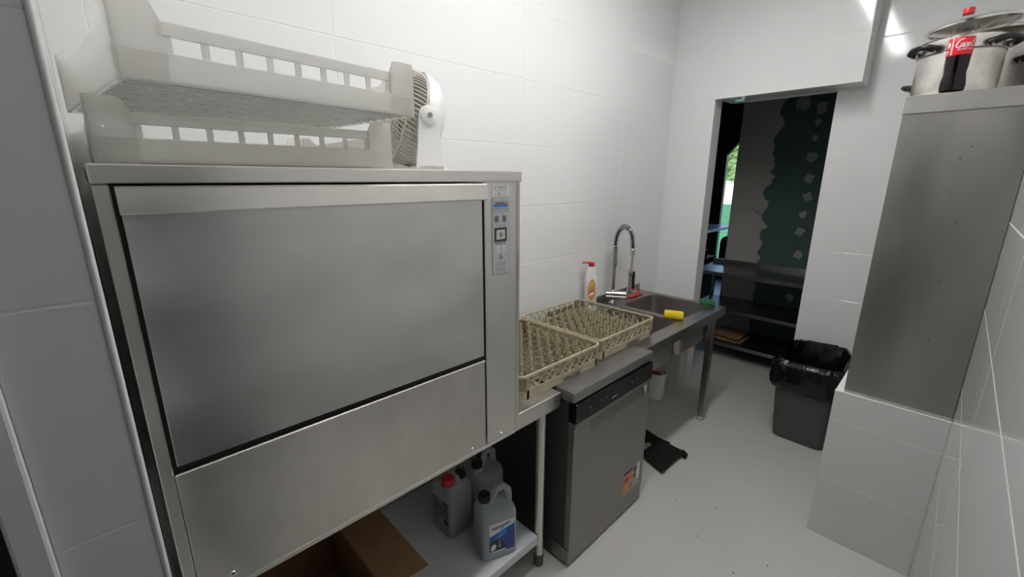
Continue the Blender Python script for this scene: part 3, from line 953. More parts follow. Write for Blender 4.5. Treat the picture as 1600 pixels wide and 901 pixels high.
# U stand
base = B(); lathe(base, [(0.112, 0.0), (0.117, 0.004), (0.112, 0.010), (0.07, 0.014), (0.0, 0.015)], 36)
obj('stand_base', base, M_FAN, t, smooth=30)
side = Vector((math.cos(math.radians(-14)), math.sin(math.radians(-14)), 0))
fw = Vector((-side.y, side.x, 0))
for s_ in (1, -1):
    bm = B()
    c0 = side * (s_ * 0.158)
    pts = [(-0.046, 0.004), (0.044, 0.004), (0.034, 0.10), (0.030, 0.160)]
    pts += [(0.030 * math.cos(a_), 0.162 + 0.030 * math.sin(a_)) for a_ in [PI * k / 10 for k in range(1, 10)]]
    pts += [(-0.030, 0.160), (-0.036, 0.10)]
    prism(bm, pts, -0.006, 0.006, basis(c0, fw, Z, side))
    box(bm, -0.055 if s_ > 0 else -0.006, 0.006 if s_ > 0 else 0.055, -0.04, 0.04, 0.002, 0.016, M=basis(c0, side, fw, Z))
    arm = obj('stand_arm', bm, M_FAN, t)
    bm = B(); lathe(bm, [(0.026, 0.0), (0.026, 0.005), (0.022, 0.007), (0.0, 0.0075)], 24, M=basis(c0 + side * (s_ * 0.006) + Vector((0, 0, 0.162)), fw, Z, side * s_))
    kb = obj('pivot_cap', bm, M_WHITEPL, arm, smooth=30)
bm = B(); lathe(bm, [(0.008, 0.0), (0.008, 0.003), (0.005, 0.003), (0.005, 0.001), (0.0, 0.001)], 14, M=basis(side * (0.158 + 0.0135) + Vector((0, 0, 0.162)), fw, Z, side))
obj('pivot_screw', bm, M_GREYPL, t, smooth=30)

# ================================================================ GLASS-WASHER RACKS
def rack(label, cx, cy, z0, notch=(0.48, 0.70)):
    t = thing('dish_rack', label, 'rack', (cx, cy, z0), 0, 'beige peg racks on the worktop')
    h, Wd = 0.096, 0.25
    zb = 0.036
    # lower band with notches on each side, outer shell bits
    for (ax, s_) in (('x', 1), ('x', -1), ('y', 1), ('y', -1)):
        if ax == 'x':
            Mx = basis((s_ * Wd, 0, 0), (0, s_, 0), Z, (s_, 0, 0))
        else:
            Mx = basis((0, s_ * Wd, 0), (-s_, 0, 0), Z, (0, s_, 0))
        # local: x along side (-.25...25), y up, z outwards
        bm = B()
        n0, n1 = -Wd + 2 * Wd * notch[0], -Wd + 2 * Wd * notch[1]
        if s_ < 0:
            n0, n1 = -n1, -n0
        r = 0.028
        prism(bm, [(-Wd + r, 0), (n0, 0), (n0, 0.020), (n1, 0.020), (n1, 0), (Wd - r, 0), (Wd - r, zb), (-Wd + r, zb)], -0.004, 0.0, Mx)
        obj('lower_band', bm, M_RACKD, t)
        bm = B()
        # lattice of crossing bars
        x0, x1, y0, y1 = -Wd + 0.036, Wd - 0.036, zb, h - 0.010
        hgt = y1 - y0
        n = 9
        step = (x1 - x0) / n
        run = step * 1.0
        def bar(xa, ya, xb, yb):
            d = Vector((xb - xa, yb - ya)).normalized()
            q = Vector((-d.y, d.x)) * 0.0020
            prism(bm, [(xa + q.x, ya + q.y), (xa - q.x, ya - q.y), (xb - q.x, yb - q.y), (xb + q.x, yb + q.y)][::-1], -0.0042, -0.0008, Mx)
        for sg in (1, -1):
            for k in range(-1, 2 * n + 1):
                xs = x0 + k * step / 1.0 * 1.0 if sg == 1 else x0 + k * step
                xa, ya, xb, yb = xs, y0, xs + sg * run * 1.0, y1
                # clip to x range
                if min(xa, xb) < x0 - 1e-6 or max(xa, xb) > x1 + 1e-6:
                    continue
                bar(xa, ya, xb, yb)
        for xs in (x0 - 0.004, x1 + 0.004):
            prism(bm, [(xs - 0.005, y0), (xs + 0.005, y0), (xs + 0.005, y1), (xs - 0.005, y1)], -0.0045, -0.0003, Mx)
        obj('lattice_side', bm, M_RACKD, t)
    for sx in (1, -1):
        for sy in (1, -1):
            bm = B()
            r = 0.028
            a0 = {(1, 1): 0, (-1, 1): PI / 2, (-1, -1): PI, (1, -1): 3 * PI / 2}[(sx, sy)]
            out, inn = [], []
            for k in range(7):
                a_ = a0 + PI / 2 * k / 6
                c_ = (sx * (Wd - r), sy * (Wd - r))
                out.append((c_[0] + r * math.cos(a_), c_[1] + r * math.sin(a_)))
                inn.append((c_[0] + (r - 0.004) * math.cos(a_), c_[1] + (r - 0.004) * math.sin(a_)))
            # short straight wings
            t0 = (-math.sin(a0), math.cos(a0)); e0 = a0 + PI / 2
            t1 = (-math.sin(e0), math.cos(e0))
            wg = 0.012
            out = [(out[0][0] - t0[0] * wg, out[0][1] - t0[1] * wg)] + out + [(out[-1][0] + t1[0] * wg, out[-1][1] + t1[1] * wg)]
            inn = [(inn[0][0] - t0[0] * wg, inn[0][1] - t0[1] * wg)] + inn + [(inn[-1][0] + t1[0] * wg, inn[-1][1] + t1[1] * wg)]
            ring = out + inn[::-1]
            loft(bm, [[(x_, y_, z_) for x_, y_ in ring] for z_ in (0.0, zb)])
            obj('corner_foot', bm, M_RACKD, t, smooth=40)
            bm = B()
            loft(bm, [[(x_ * 0.996, y_ * 0.996, z_) for x_, y_ in ring] for z_ in (zb, h - 0.009)])
            obj('corner_wall', bm, M_RACK_SHADE, t, smooth=40)
    # rim
    bm = B()
    o_ = rrect(2 * Wd + 0.002, 2 * Wd + 0.002, 0.029, 6)
    i_ = rrect(2 * Wd - 0.014, 2 * Wd - 0.014, 0.022, 6)
    loft(bm, [[(x_, y_, h - 0.010) for x_, y_ in o_], [(x_, y_, h - 0.002) for x_, y_ in o_], [(x_ * 0.997, y_ * 0.997, h) for x_, y_ in o_],
              [(x_ * 1.003, y_ * 1.003, h) for x_, y_ in i_], [(x_, y_, h - 0.002) for x_, y_ in i_], [(x_, y_, h - 0.010) for x_, y_ in i_],
              [(x_, y_, h - 0.010) for x_, y_ in o_]], False, False)
    bmesh.ops.remove_doubles(bm, verts=bm.verts, dist=1e-5)
    obj('rim', bm, M_RACKD, t, smooth=50)
    # floor grid
    bm = B()
    nn = 11
    for k in range(nn):
        q = -Wd + 0.012 + (2 * Wd - 0.024) * k / (nn - 1)
        box(bm, q - 0.0018, q + 0.0018, -Wd + 0.005, Wd - 0.005, 0.020, 0.026)
        box(bm, -Wd + 0.005, Wd - 0.005, q - 0.0018, q + 0.0018, 0.0195, 0.0255)
    rnd = random.Random(3)
    for k in range(nn - 1):
        for j in range(nn - 1):
            if (k + j) % 3 == 0:
                cxx = -Wd + 0.012 + (2 * Wd - 0.024) * (k + .5) / (nn - 1)
                cyy = -Wd + 0.012 + (2 * Wd - 0.024) * (j + .5) / (nn - 1)
                for a_ in (PI / 4, -PI / 4):
                    box(bm, -0.019, 0.019, -0.0012, 0.0012, 0.021, 0.0245, M=Matrix.Translation((cxx, cyy, 0)) @ Matrix.Rotation(a_, 4, 'Z'))
    obj('floor_grid', bm, M_RACK_SHADE, t)
    return t
def peg_mesh():
    bm = B()
    lathe(bm, [(0.0072, 0.0), (0.0062, 0.03), (0.0052, 0.058), (0.0036, 0.062)], 6)
    box(bm, -0.010, 0.010, -0.0010, 0.0009, 0.0, 0.016)
    box(bm, -0.0010, 0.0010, -0.010, 0.010, 0.0, 0.016)
    bmesh.ops.recalc_face_normals(bm, faces=bm.faces)
    me = bpy.data.meshes.new('peg')
    bm.to_mesh(me); bm.free()
    me.materials.append(M_RACKD)
    return me
PEG = peg_mesh()
r1 = rack('beige peg rack next to the big machine, nearer of the two', 0.3565, -1.900, 0.834)
r2 = rack('beige peg rack beside the sink, farther of the two', 0.3375, -1.385, 0.834)
for r_ in (r1, r2):
    for i in range(8):
        for j in range(8):
            o = bpy.data.objects.new('peg', PEG)
            C.objects.link(o)
            o.parent = r_
            o.location = (-0.206 + 0.412 * i / 7, -0.206 + 0.412 * j / 7, 0.0255)

# ================================================================ FREE-STANDING DISHWASHER
XD, YD0, YD1 = 0.700, -1.950, -1.352
t = thing('dishwasher', 'dark grey household dishwasher with black control strip under the racks', 'dishwasher', (0.40, -1.651, 0))
bm = B()
box(bm, 0.09, 0.668, YD0, YD1, 0.095, 0.788, 0.002)
box(bm, 0.09, 0.640, YD0 + 0.002, YD1 - 0.002, 0.012, 0.095)
obj('casing', bm, M_DWSIDE, t, world=True)
bm = B()
loft(bm, [[(x_, y_, z_) for x_, y_ in rrect(0.097 - i_, 0.612 - i_, 0.012, 3, XD - 0.047, (YD0 + YD1) / 2 - 0.002)] for (z_, i_) in ((0.790, 0.004), (0.793, 0.0), (0.829, 0.0), (0.833, 0.004))])
box(bm, 0.09, XD - 0.098, YD0 + 0.001, YD1 - 0.001, 0.788, 0.828, 0.003)
obj('lid', bm, M_DWTOP, t, world=True, smooth=30)
bm = B()
box(bm, 0.670, XD + 0.008, YD0 + 0.001, YD1 - 0.001, 0.697, 0.784, 0.004, 2)
cs = obj('control_strip', bm, M_GLOSSBLK, t, world=True)
DX = XD + 0.0082
bm = B(); box(bm, DX - 0.001, DX + 0.0004, -1.70, -1.66, 0.722, 0.726)
obj('lettering_bar', bm, mat('silver_print', (0.45, 0.45, 0.45), 0.4), cs, world=True)
bm = B(); box(bm, DX - 0.001, DX + 0.0003, -1.69, -1.60, 0.736, 0.764)
obj('display', bm, mat('dark_display', (0.02, 0.025, 0.022), 0.2), cs, world=True)
bm = B()
for yy in (-1.86, -1.775, -1.745, -1.54, -1.50):
    box(bm, DX - 0.001, DX + 0.0005, yy - 0.003, yy + 0.003, 0.738, 0.746, 0.001)
obj('buttons', bm, M_PRINTG, cs, world=True)
# door with a long grip recess under the strip
bm = B()
x0, x1 = 0.670, XD
box(bm, x0, x1, YD0 + 0.001, YD1 - 0.001, 0.092, 0.628, 0.002)
box(bm, x0, x1 + 0.004, YD0 + 0.001, YD1 - 0.001, 0.678, 0.6965, 0.002)
box(bm, x0, x1, YD0 + 0.001, -1.848, 0.626, 0.680)
box(bm, x0, x1, -1.388, YD1 - 0.001, 0.626, 0.680)
dd = obj('door', bm, M_DW, t, world=True)
bm = B()
prism(bm, [(x0 + 0.001, 0.628), (x1 - 0.001, 0.628), (x0 + 0.008, 0.676), (x0 + 0.001, 0.676)], -1.848, -1.388, Matrix(((1, 0, 0, 0), (0, 0, 1, 0), (0, 1, 0, 0), (0, 0, 0, 1))))
obj('grip_recess', bm, M_DW, dd, world=True)
bm = B()
prism(bm, [(x0 + 0.012, 0.676), (x1 + 0.0005, 0.676), (x1 + 0.0005, 0.630)], -1.398, -1.387, Matrix(((1, 0, 0, 0), (0, 0, 1, 0), (0, 1, 0, 0), (0, 0, 0, 1))))
obj('recess_end', bm, M_WHITEPL, dd, world=True, label='pale end cap of the grip recess')
bm = B()
box(bm, 0.60, XD - 0.004, YD0 + 0.001, YD1 - 0.001, 0.014, 0.088, 0.004, 2)
obj('kick_plate', bm, M_DW, t, world=True)
for yy in (YD0 + 0.05, YD1 - 0.05):
    for xx in (0.14, 0.62):
        bm = B(); cyl(bm, (xx, yy, 0), (xx, yy, 0.014), 0.018, 12)
        obj('foot', bm, M_BLKPL, t, world=True)
# energy sticker
st = B(); prism(st, rrect(0.155, 0.128, 0.004, 3, -1.463, 0.190), 0.0, 0.0008, basis((XD, 0, 0), Y, Z, X))
so = obj('sticker', st, M_STGREY, dd, world=True)
def dplate(bm, y0, y1, z0, z1, d=0.0012, mi=0):
    prism(bm, [(y0, z0), (y1, z0), (y1, z1), (y0, z1)], 0.0007, d, basis((XD, 0, 0), Y, Z, X), mi)
bm = B()
dplate(bm, -1.538, -1.452, 0.178, 0.232, mi=0)
dplate(bm, -1.538, -1.480, 0.128, 0.172, 0.0010, 1)
dplate(bm, -1.538, -1.455, 0.236, 0.251, mi=2)
dplate(bm, -1.444, -1.425, 0.180, 0.205, mi=2)
dplate(bm, -1.444, -1.420, 0.214, 0.246, mi=2)
dplate(bm, -1.475, -1.455, 0.130, 0.170, 0.0010, 3)
dplate(bm, -1.416, -1.390, 0.160, 0.250, 0.0010, 4)
obj('sticker_print', bm, [M_ORANGE, M_ORANGE2, M_PRINT, M_PRINTG, M_STICK], dd, world=True)
bm = text_bm('10', 0.032, basis((XD, -1.516, 0.188), Y, Z, X), thick=0.0016, bold=0.03)
merge(bm, text_bm('YEARS', 0.008, basis((XD, -1.474, 0.200), Y, Z, X), thick=0.0016, width=0.034))
obj('lettering', bm, M_PRINT, dd, world=True)

# ================================================================ SINK TABLE
ZT, XT = 0.8206, 0.645
t = thing('sink_table', 'steel sink table with two bowls and square legs before the end wall', 'sink', (0.32, -0.81, 0))
bm = B()
outer = [(0.004, -1.338), (XT, -1.338), (XT, -0.281), (0.004, -0.281)]
holes = [rrect(0.41, 0.41, 0.05, 5, 0.357, -0.535), rrect(0.41, 0.40, 0.05, 5, 0.357, -0.995)]
edges = []
for loop in [outer] + holes:
    vs = [bm.verts.new((x_, y_, ZT)) for x_, y_ in loop]
    for k in range(len(vs)):
        edges.append(bm.edges.new((vs[k], vs[(k + 1) % len(vs)])))
bmesh.ops.triangle_fill(bm, use_beauty=True, use_dissolve=False, edges=edges)
# folded edges
for (x0, x1, y0, y1) in ((XT - 0.012, XT, -1.338, -0.281), (0.004, XT, -0.291, -0.281), (0.004, XT, -1.338, -1.330)):
    box(bm, x0, x1, y0, y1, ZT - 0.058, ZT - 0.0005, 0.002)
obj('tabletop', bm, M_STEEL_T, t, world=True)
bm = B(); box(bm, 0.004, 0.018, -1.338, -0.281, ZT + 0.0003, ZT + 0.045, 0.002)
obj('upstand', bm, M_STEEL_T, t, world=True)
for (cy_, d_) in ((-0.535, 0.41), (-0.995, 0.40)):
    bm = B()
    rings = []
    for (z_, i_, r_) in ((ZT + 0.0012, -0.004, 0.052), (ZT + 0.0008, 0.0, 0.05), (ZT - 0.012, 0.004, 0.048), (0.60, 0.008, 0.045), (0.575, 0.030, 0.04), (0.566, 0.08, 0.03)):
        rings.append([(x_, y_, z_) for x_, y_ in rrect(0.41 - i_, d_ - i_, r_, 5, 0.357, cy_)])
    loft(bm, rings, False, True)
    bwl = obj('bowl', bm, M_STEEL_BOWL, t, world=True, smooth=35)
    bm = B(); lathe(bm, [(0.028, 0.0), (0.028, 0.0025), (0.018, 0.0025), (0.016, 0.001), (0.0, 0.001)], 20, (0.357, cy_, 0.5665))
    obj('drain', bm, M_CHROME, bwl, world=True, smooth=35)
for (lx, ly) in ((0.597, -0.357), (0.597, -1.30), (0.05, -0.357), (0.05, -1.30)):
    bm = B(); box(bm, lx - 0.020, lx + 0.020, ly - 0.020, ly + 0.020, 0.035, ZT - 0.03, 0.002)
    lg = obj('leg', bm, M_STEEL_T, t, world=True)
    bm = B(); lathe(bm, [(0.017, 0.0), (0.020, 0.003), (0.020, 0.010), (0.016, 0.012), (0.016, 0.028), (0.019, 0.030), (0.019, 0.0355)], 16, (lx, ly, 0))
    obj('foot', bm, M_CHROME, lg, world=True, smooth=35)
bm = B()
tube(bm, [(0.357, -0.535, 0.566), (0.357, -0.535, 0.50), (0.357, -0.50, 0.44), (0.30, -0.42, 0.43), (0.12, -0.42, 0.45), (0.012, -0.42, 0.45)], 0.022, 10)
cyl(bm, (0.357, -0.535, 0.555), (0.357, -0.535, 0.46), 0.034, 14)
obj('drain_pipe', bm, M_PIPE, t, world=True, smooth=40)

# faucet
t = thing('spring_faucet', 'chrome spring spray faucet rising behind the sink bowls', 'faucet', (0.080, -0.750, ZT))
dx, dy = 0.112, 0.025          # direction towards the bowls
bm = B(); lathe(bm, [(0.028, 0), (0.028, 0.006), (0.020, 0.012), (0.015, 0.03), (0.015, 0.05)], 20)
cyl(bm, (0, 0, 0.02), (0, 0, 0.375), 0.0115, 16)
obj('column', bm, M_FAUCET, t, smooth=40)
bm = B(); cyl(bm, (-0.02, -0.045, 0.070), (0.085, 0.025, 0.070), 0.0240, 20)
mb = obj('mixer_body', bm, M_CHROME, t, smooth=40)
bm = B(); tube(bm, [(0.085, 0.025, 0.072), (0.100, 0.035, 0.075), (0.150, 0.050, 0.10)], [0.016, 0.010, 0.006], 10)
obj('lever', bm, M_FAUCET, mb, smooth=40)
bm = B(); lathe(bm, [(0.0165, 0.255), (0.018, 0.26), (0.018, 0.285), (0.0165, 0.29)], 18); lathe(bm, [(0.015, 0.29), (0.015, 0.372)], 18)
obj('column_sleeve', bm, M_FAUCET, t, smooth=40)
# spring arc
N_ = 26
arc = []
for k in range(N_ + 1):
    u = k / N_
    a_ = PI * u
    xx = (1 - math.cos(a_)) / 2
    zz = 0.375 + (0.0 if u < 0.5 else -0.012 * (u - .5) * 2) + 0.140 * math.sin(a_) ** 0.8
    arc.append(Vector((dx * xx, dy * xx, zz)))
fr = frames(arc)
def arc_at(u):
    f = u * N_
    i = min(int(f), N_ - 1)
    q = f - i
    return fr[i][0].lerp(fr[i + 1][0], q), fr[i][1].lerp(fr[i + 1][1], q), fr[i][2].lerp(fr[i + 1][2], q)
coil = []
turns, per = 26, 12
for k in range(turns * per + 1):
    p, a, b = arc_at(k / (turns * per))
    an = 2 * PI * k / per
    coil.append(p + a * math.cos(an) * 0.0165 + b * math.sin(an) * 0.0165)
bm = B(); tube(bm, coil, 0.0026, 5)
sp = obj('spring', bm, M_FAUCET, t, smooth=60)
bm = B(); tube(bm, arc, 0.0085, 8)
obj('hose', bm, M_BLKPL, sp, smooth=40)
bm = B(); cyl(bm, (dx, dy, 0.335), (dx, dy, 0.375), 0.0165, 16); cyl(bm, (dx, dy, 0.235), (dx, dy, 0.34), 0.0075, 12)
obj('hose_end', bm, M_STEEL_B, t, smooth=40)
bm = B(); lathe(bm, [(0.013, 0.235), (0.016, 0.22), (0.016, 0.13), (0.022, 0.105), (0.022, 0.09), (0.0, 0.09)], 18, (dx, dy, 0))
spr = obj('spray_head', bm, M_FAUCET, t, smooth=40)
bm = B(); box(bm, dx + 0.010, dx + 0.026, dy - 0.010, dy + 0.010, 0.165, 0.232, 0.003); box(bm, dx + 0.016, dx + 0.028, dy - 0.007, dy + 0.007, 0.12, 0.165, 0.002)
obj('spray_trigger', bm, M_BLKPL, spr)
bm = B(); tube(bm, [(0, 0, 0.262), (dx * 0.5, dy * 0.5, 0.236), (dx, dy, 0.218)], 0.005, 8)
lathe(bm, [(0.0175, 0.205), (0.019, 0.21), (0.019, 0.228), (0.0175, 0.232)], 16, (dx, dy, 0))
obj('holder_arm', bm, M_FAUCET, t, smooth=40)

# detergent bottle
t = thing('detergent_bottle', 'white detergent bottle with red flip cap and orange label by the wall', 'bottle', (0.066, -0.985, ZT), math.radians(-28))
bm = B()
rings = []
for (z_, w_, d_, r_) in ((0.0, 0.074, 0.048, 0.018), (0.004, 0.080, 0.052, 0.02), (0.17, 0.080, 0.052, 0.02), (0.215, 0.078, 0.050, 0.02), (0.225, 0.070, 0.046, 0.02), (0.232, 0.070, 0.046, 0.02), (0.258, 0.056, 0.042, 0.019), (0.275, 0.048, 0.040, 0.018), (0.282, 0.040, 0.037, 0.018)):
    rings.append([(x_, y_, z_) for x_, y_ in rrect(d_, w_, r_, 5)])
loft(bm, rings)
bo = obj('body', bm, M_WHITEPL, t, smooth=40)
bm = B(); lathe(bm, [(0.018, 0.282), (0.019, 0.285), (0.019, 0.305), (0.015, 0.309), (0.0, 0.309)], 20); 
cp_ = obj('cap', bm, M_RED, t, smooth=40)
bm = B(); box(bm, -0.012, 0.012, -0.062, -0.012, 0.303, 0.311, 0.003, 2)
obj('flip_lid', bm, M_RED, cp_)
bm = B()
def bl(bm, pts, d, mi=0):
    prism(bm, pts, 0.0, d, basis((0.0262, 0, 0), Y, Z, X), mi)
oval = [(-0.004 + 0.026 * math.cos(2 * PI * k / 20), 0.128 + 0.078 * math.sin(2 * PI * k / 20) * (1.0 if math.sin(2 * PI * k / 20) > 0 else 0.8)) for k in range(20)]
bl(bm, oval, 0.0006, 0)
bl(bm, [(-0.024, 0.150), (0.006, 0.165), (0.002, 0.195), (-0.016, 0.188)], 0.0009, 1)
bl(bm, [(-0.020, 0.098), (0.010, 0.110), (0.010, 0.124), (-0.020, 0.112)], 0.0010, 2)
bl(bm, [(-0.020, 0.118), (0.010, 0.130), (0.010, 0.138), (-0.020, 0.126)], 0.0010, 3)
bl(bm, [(-0.024, 0.040), (0.018, 0.036), (0.018, 0.060), (-0.024, 0.066)], 0.0006, 4)
obj('label_print', bm, [M_ORANGE2, M_YEL2, M_LABELWHITE, M_LABELRED, M_GREENL], bo)

# sponges and cloth on the sink
t = thing('sponge', 'yellow sponge with dark scouring side on the front edge of the sink', 'sponge', (0.520, -0.768, ZT + 0.0015), math.radians(24))
bm = B(); loft(bm, [[(x_, y_, z_) for x_, y_ in rrect(0.108, 0.062, 0.01, 3)] for z_ in (0.0, 0.008)])
obj('scouring_side', bm, M_OLIVE, t)
bm = B(); loft(bm, [[(x_, y_, z_) for x_, y_ in rrect(0.110 - i_, 0.064 - i_, 0.012, 3)] for (z_, i_) in ((0.0082, 0.004), (0.013, 0.0), (0.034, 0.0), (0.040, 0.006))])
obj('foam', bm, M_YELLOW, t, smooth=50)
bm = B(); loft(bm, [[(x_, y_ + 0.004 * math.sin(x_ * 40), z_ + 0.006 * math.cos(x_ * 50) * (z_ > 0.01)) for x_, y_ in rrect(0.095 - i_, 0.058 - i_, 0.008, 3)] for (z_, i_) in ((0.0, 0.002), (0.005, 0.0), (0.024, 0.0), (0.028, 0.004))])
o = tag(obj('scourer', bm, M_GREEN, smooth=50), 'green scouring pad on the far corner of the sink table', 'scourer')
o.location = (0.535, -0.312, ZT + 0.0015); o.rotation_euler = (0, 0, math.radians(26))
bm = B()
n = 14
gr_ = []
for i in range(n + 1):
    row = []
    for j in range(n + 1):
        u, v = i / n - .5, j / n - .5
        hgt = 0.055 * max(0, 1 - (2.0 * u) ** 2) * max(0, 1 - (2.0 * v) ** 2) ** 0.6 * (0.7 + 0.9 * noise.noise(Vector((u * 6, v * 6, 2)))) 
        row.append(bm.verts.new((u * 0.075 + 0.008 * noise.noise(Vector((u * 5, v * 5, 9))), v * 0.15 + 0.012 * noise.noise(Vector((u * 5, v * 5, 4))), max(0.002, hgt) + 0.002)))
    gr_.append(row)
fs = [bm.faces.new((gr_[i][j], gr_[i + 1][j], gr_[i + 1][j + 1], gr_[i][j + 1])) for i in range(n) for j in range(n)]
bmesh.ops.solidify(bm, geom=fs, thickness=0.003)
o = tag(obj('coral_cloth', bm, M_PINK, smooth=50), 'crumpled coral red cloth beside the faucet', 'cloth')
o.location = (0.072, -0.475, ZT + 0.0015); o.rotation_euler = (0, 0, math.radians(-5))

# under the sink
t = thing('white_bin', 'pale rectangular bin under the sink by the door jamb', 'bin', (0.257, -0.085, 0))
bm = B(); loft(bm, [[(x_, y_, z_) for x_, y_ in rrect(0.135 + i_, 0.125 + i_, 0.006, 3)] for (z_, i_) in ((0.0, 0.0), (0.005, 0.002), (0.36, 0.006))], True, False)
loft(bm, [[(x_, y_, z_) for x_, y_ in rrect(0.135 + i_, 0.125 + i_, 0.006, 3)] for (z_, i_) in ((0.36, 0.006), (0.36, 0.0), (0.02, -0.008))], False, True)
obj('body', bm, mat('pale_bin_plastic', (0.60, 0.60, 0.585), 0.45), t, smooth=35)
bm = B(); loft(bm, [[(x_, y_, z_) for x_, y_ in rrect(0.145, 0.135, 0.008, 3)] for z_ in (0.361, 0.372)])
obj('lid', bm, mat('pale_bin_plastic', (0.6, 0.6, 0.58), 0.45), t, smooth=35)
t = thing('bucket', 'white round bucket with a wire handle under the sink', 'bucket', (0.205, -0.275, 0))
bm = B(); lathe(bm, [(0.062, 0.0), (0.066, 0.004), (0.078, 0.20), (0.083, 0.202), (0.083, 0.212), (0.076, 0.212), (0.064, 0.01), (0.0, 0.01)], 28)
obj('body', bm, M_WHITEPL, t, smooth=40)
bm = B(); tube(bm, [(0.082 * math.cos(a_), 0.082 * math.sin(a_), 0.205 - 0.03 * math.sin(a_) * 1.0) for a_ in [PI * k / 12 - 0.6 for k in range(13)]], 0.003, 6)
obj('handle', bm, M_STEEL_B, t, smooth=40)
bm = B(); lathe(bm, [(0.0, 0.005), (0.045, 0.008), (0.055, 0.03), (0.03, 0.05), (0.0, 0.052)], 16, (0, 0, 0.150))
o = tag(obj('rag', bm, mat('dark_red_rag', (0.22, 0.02, 0.02), 0.9), smooth=50), 'red rag in the white bucket under the sink', 'rag')
o.location = (0.205, -0.275, 0)

# ================================================================ JUGS, BOX UNDER THE MACHINE
ZS = 0.172
def jug(label, loc, rotz, W=0.150, D=0.118, H=0.268, liquid=M_LIQ1, lev=0.62, cap=M_BLKPL):
    """local +x = label face normal, y = along the face"""
    t = thing('jug', label, 'jug', loc, rotz, 'plastic jugs on the white shelf')
    def prof(zs, ins, sh=0.0):
        return [[(x_, y_ + sh * q, z_) for x_, y_ in rrect(D - i_, W - i_ * k, 0.022, 5)] for (z_, i_, k, q) in zs]
    bm = B()
    hs = H * 0.70
    rings = prof(((0.0, 0.012, 1, 0), (0.006, 0.0, 1, 0), (hs, 0.0, 1, 0), (hs + 0.018, 0.012, 0.7, 0), (hs + 0.032, 0.045, 0.7, 0.0)), 0)
    loft(bm, rings)
    # neck on the -y side
    lathe(bm, [(0.030, hs + 0.020), (0.024, hs + 0.040), (0.020, hs + 0.046), (0.020, hs + 0.054)], 18, (0, -W / 2 + 0.032, 0))
    obj('body', bm, M_JUG, t, smooth=45)
    bm = B()
    yb = W / 2 - 0.016
    tube(bm, [(0, -W / 2 + 0.050, hs + 0.026), (0, -W / 2 + 0.066, hs + 0.050), (0, -W / 2 + 0.082, H + 0.002), (0, yb - 0.022, H + 0.010), (0, yb - 0.002, H - 0.012), (0, yb, hs + 0.035), (0, yb, hs + 0.005)],
         [0.013, 0.014, 0.0135, 0.0135, 0.0145, 0.015, 0.014], 10)
    obj('handle', bm, M_JUG, t, smooth=50)
    bm = B()
    lathe(bm, [(0.023, hs + 0.050), (0.024, hs + 0.053), (0.024, hs + 0.075), (0.021, hs + 0.079), (0.0, hs + 0.079)], 22, (0, -W / 2 + 0.032, 0))
    obj('cap', bm, cap, t, smooth=40)
    bm = B()
    zl = H * lev
    loft(bm, [[(x_, y_, z_) for x_, y_ in rrect(D - i_, W - i_, 0.02, 5)] for (z_, i_) in ((0.004, 0.016), (0.010, 0.006), (zl, 0.006))])
    obj('liquid', bm, liquid, t, smooth=40)
    return t
j1 = jug('front jug with black cap and blue label on the white shelf', (0.520, -2.210, ZS + 0.001), -0.347)
# blue label
bm = B()
LB = lambda pts, d=0.0008, mi=0: prism(bm, pts, 0.0, d, basis((0.0592, 0, 0), Y, Z, X), mi)
LB([(-0.046, 0.028), (0.060, 0.028), (0.060, 0.168), (-0.046, 0.168)], 0.0006, 0)
LB([(-0.046, 0.030), (0.060, 0.030), (0.060, 0.146), (-0.046, 0.112)], 0.0009, 1)
LB([(-0.018, 0.082), (0.060, 0.118), (0.060, 0.034), (0.020, 0.034)], 0.0012, 2)
LB([(-0.046, 0.042), (-0.046, 0.080), (-0.030, 0.092), (-0.004, 0.100), (0.018, 0.060), (0.022, 0.042)], 0.0015, 3)
LB([(-0.042, 0.048), (-0.034, 0.044), (-0.022, 0.050), (-0.018, 0.066), (-0.028, 0.076), (-0.040, 0.068)], 0.0018, 0)
LB([(-0.012, 0.052), (0.004, 0.052), (-0.002, 0.092), (-0.008, 0.094)], 0.0018, 4)
LB([(-0.046, 0.034), (0.022, 0.034), (0.022, 0.040), (-0.046, 0.040)], 0.0016, 0)
for k in range(4):
    LB([(-0.022 + 0.006 * k, 0.090 + 0.0095 * k + 0.003), (0.028 - 0.004 * k, 0.112 + 0.0095 * k), (0.028 - 0.004 * k, 0.116 + 0.0095 * k), (-0.022 + 0.006 * k, 0.094 + 0.0095 * k + 0.003)], 0.0014, 5)
obj('label_print', bm, [M_STICK, M_BLUE, M_BLUE2, M_PRINT, M_PRINTG, M_LBLUE], j1)
bm = text_bm('Klarspüler', 0.013, basis((0.0606, 0.004, 0.146), Vector((0, 1, 0.16)).normalized(), Z, X), width=0.080, bold=0.015)
obj('lettering', bm, M_NAVY, j1)
j3 = jug('rear jug of grey liquid tucked against the dark dishwasher side', (0.335, -2.108, ZS + 0.001), 0.12, H=0.285, liquid=M_LIQ3, lev=0.60)
bm = B(); prism(bm, [(-0.055, 0.115), (-0.02, 0.115), (-0.02, 0.145), (-0.055, 0.145)], 0, 0.0008, basis((0.0592, 0, 0), Y, Z, X))
obj('small_label', bm, M_STICK, j3)
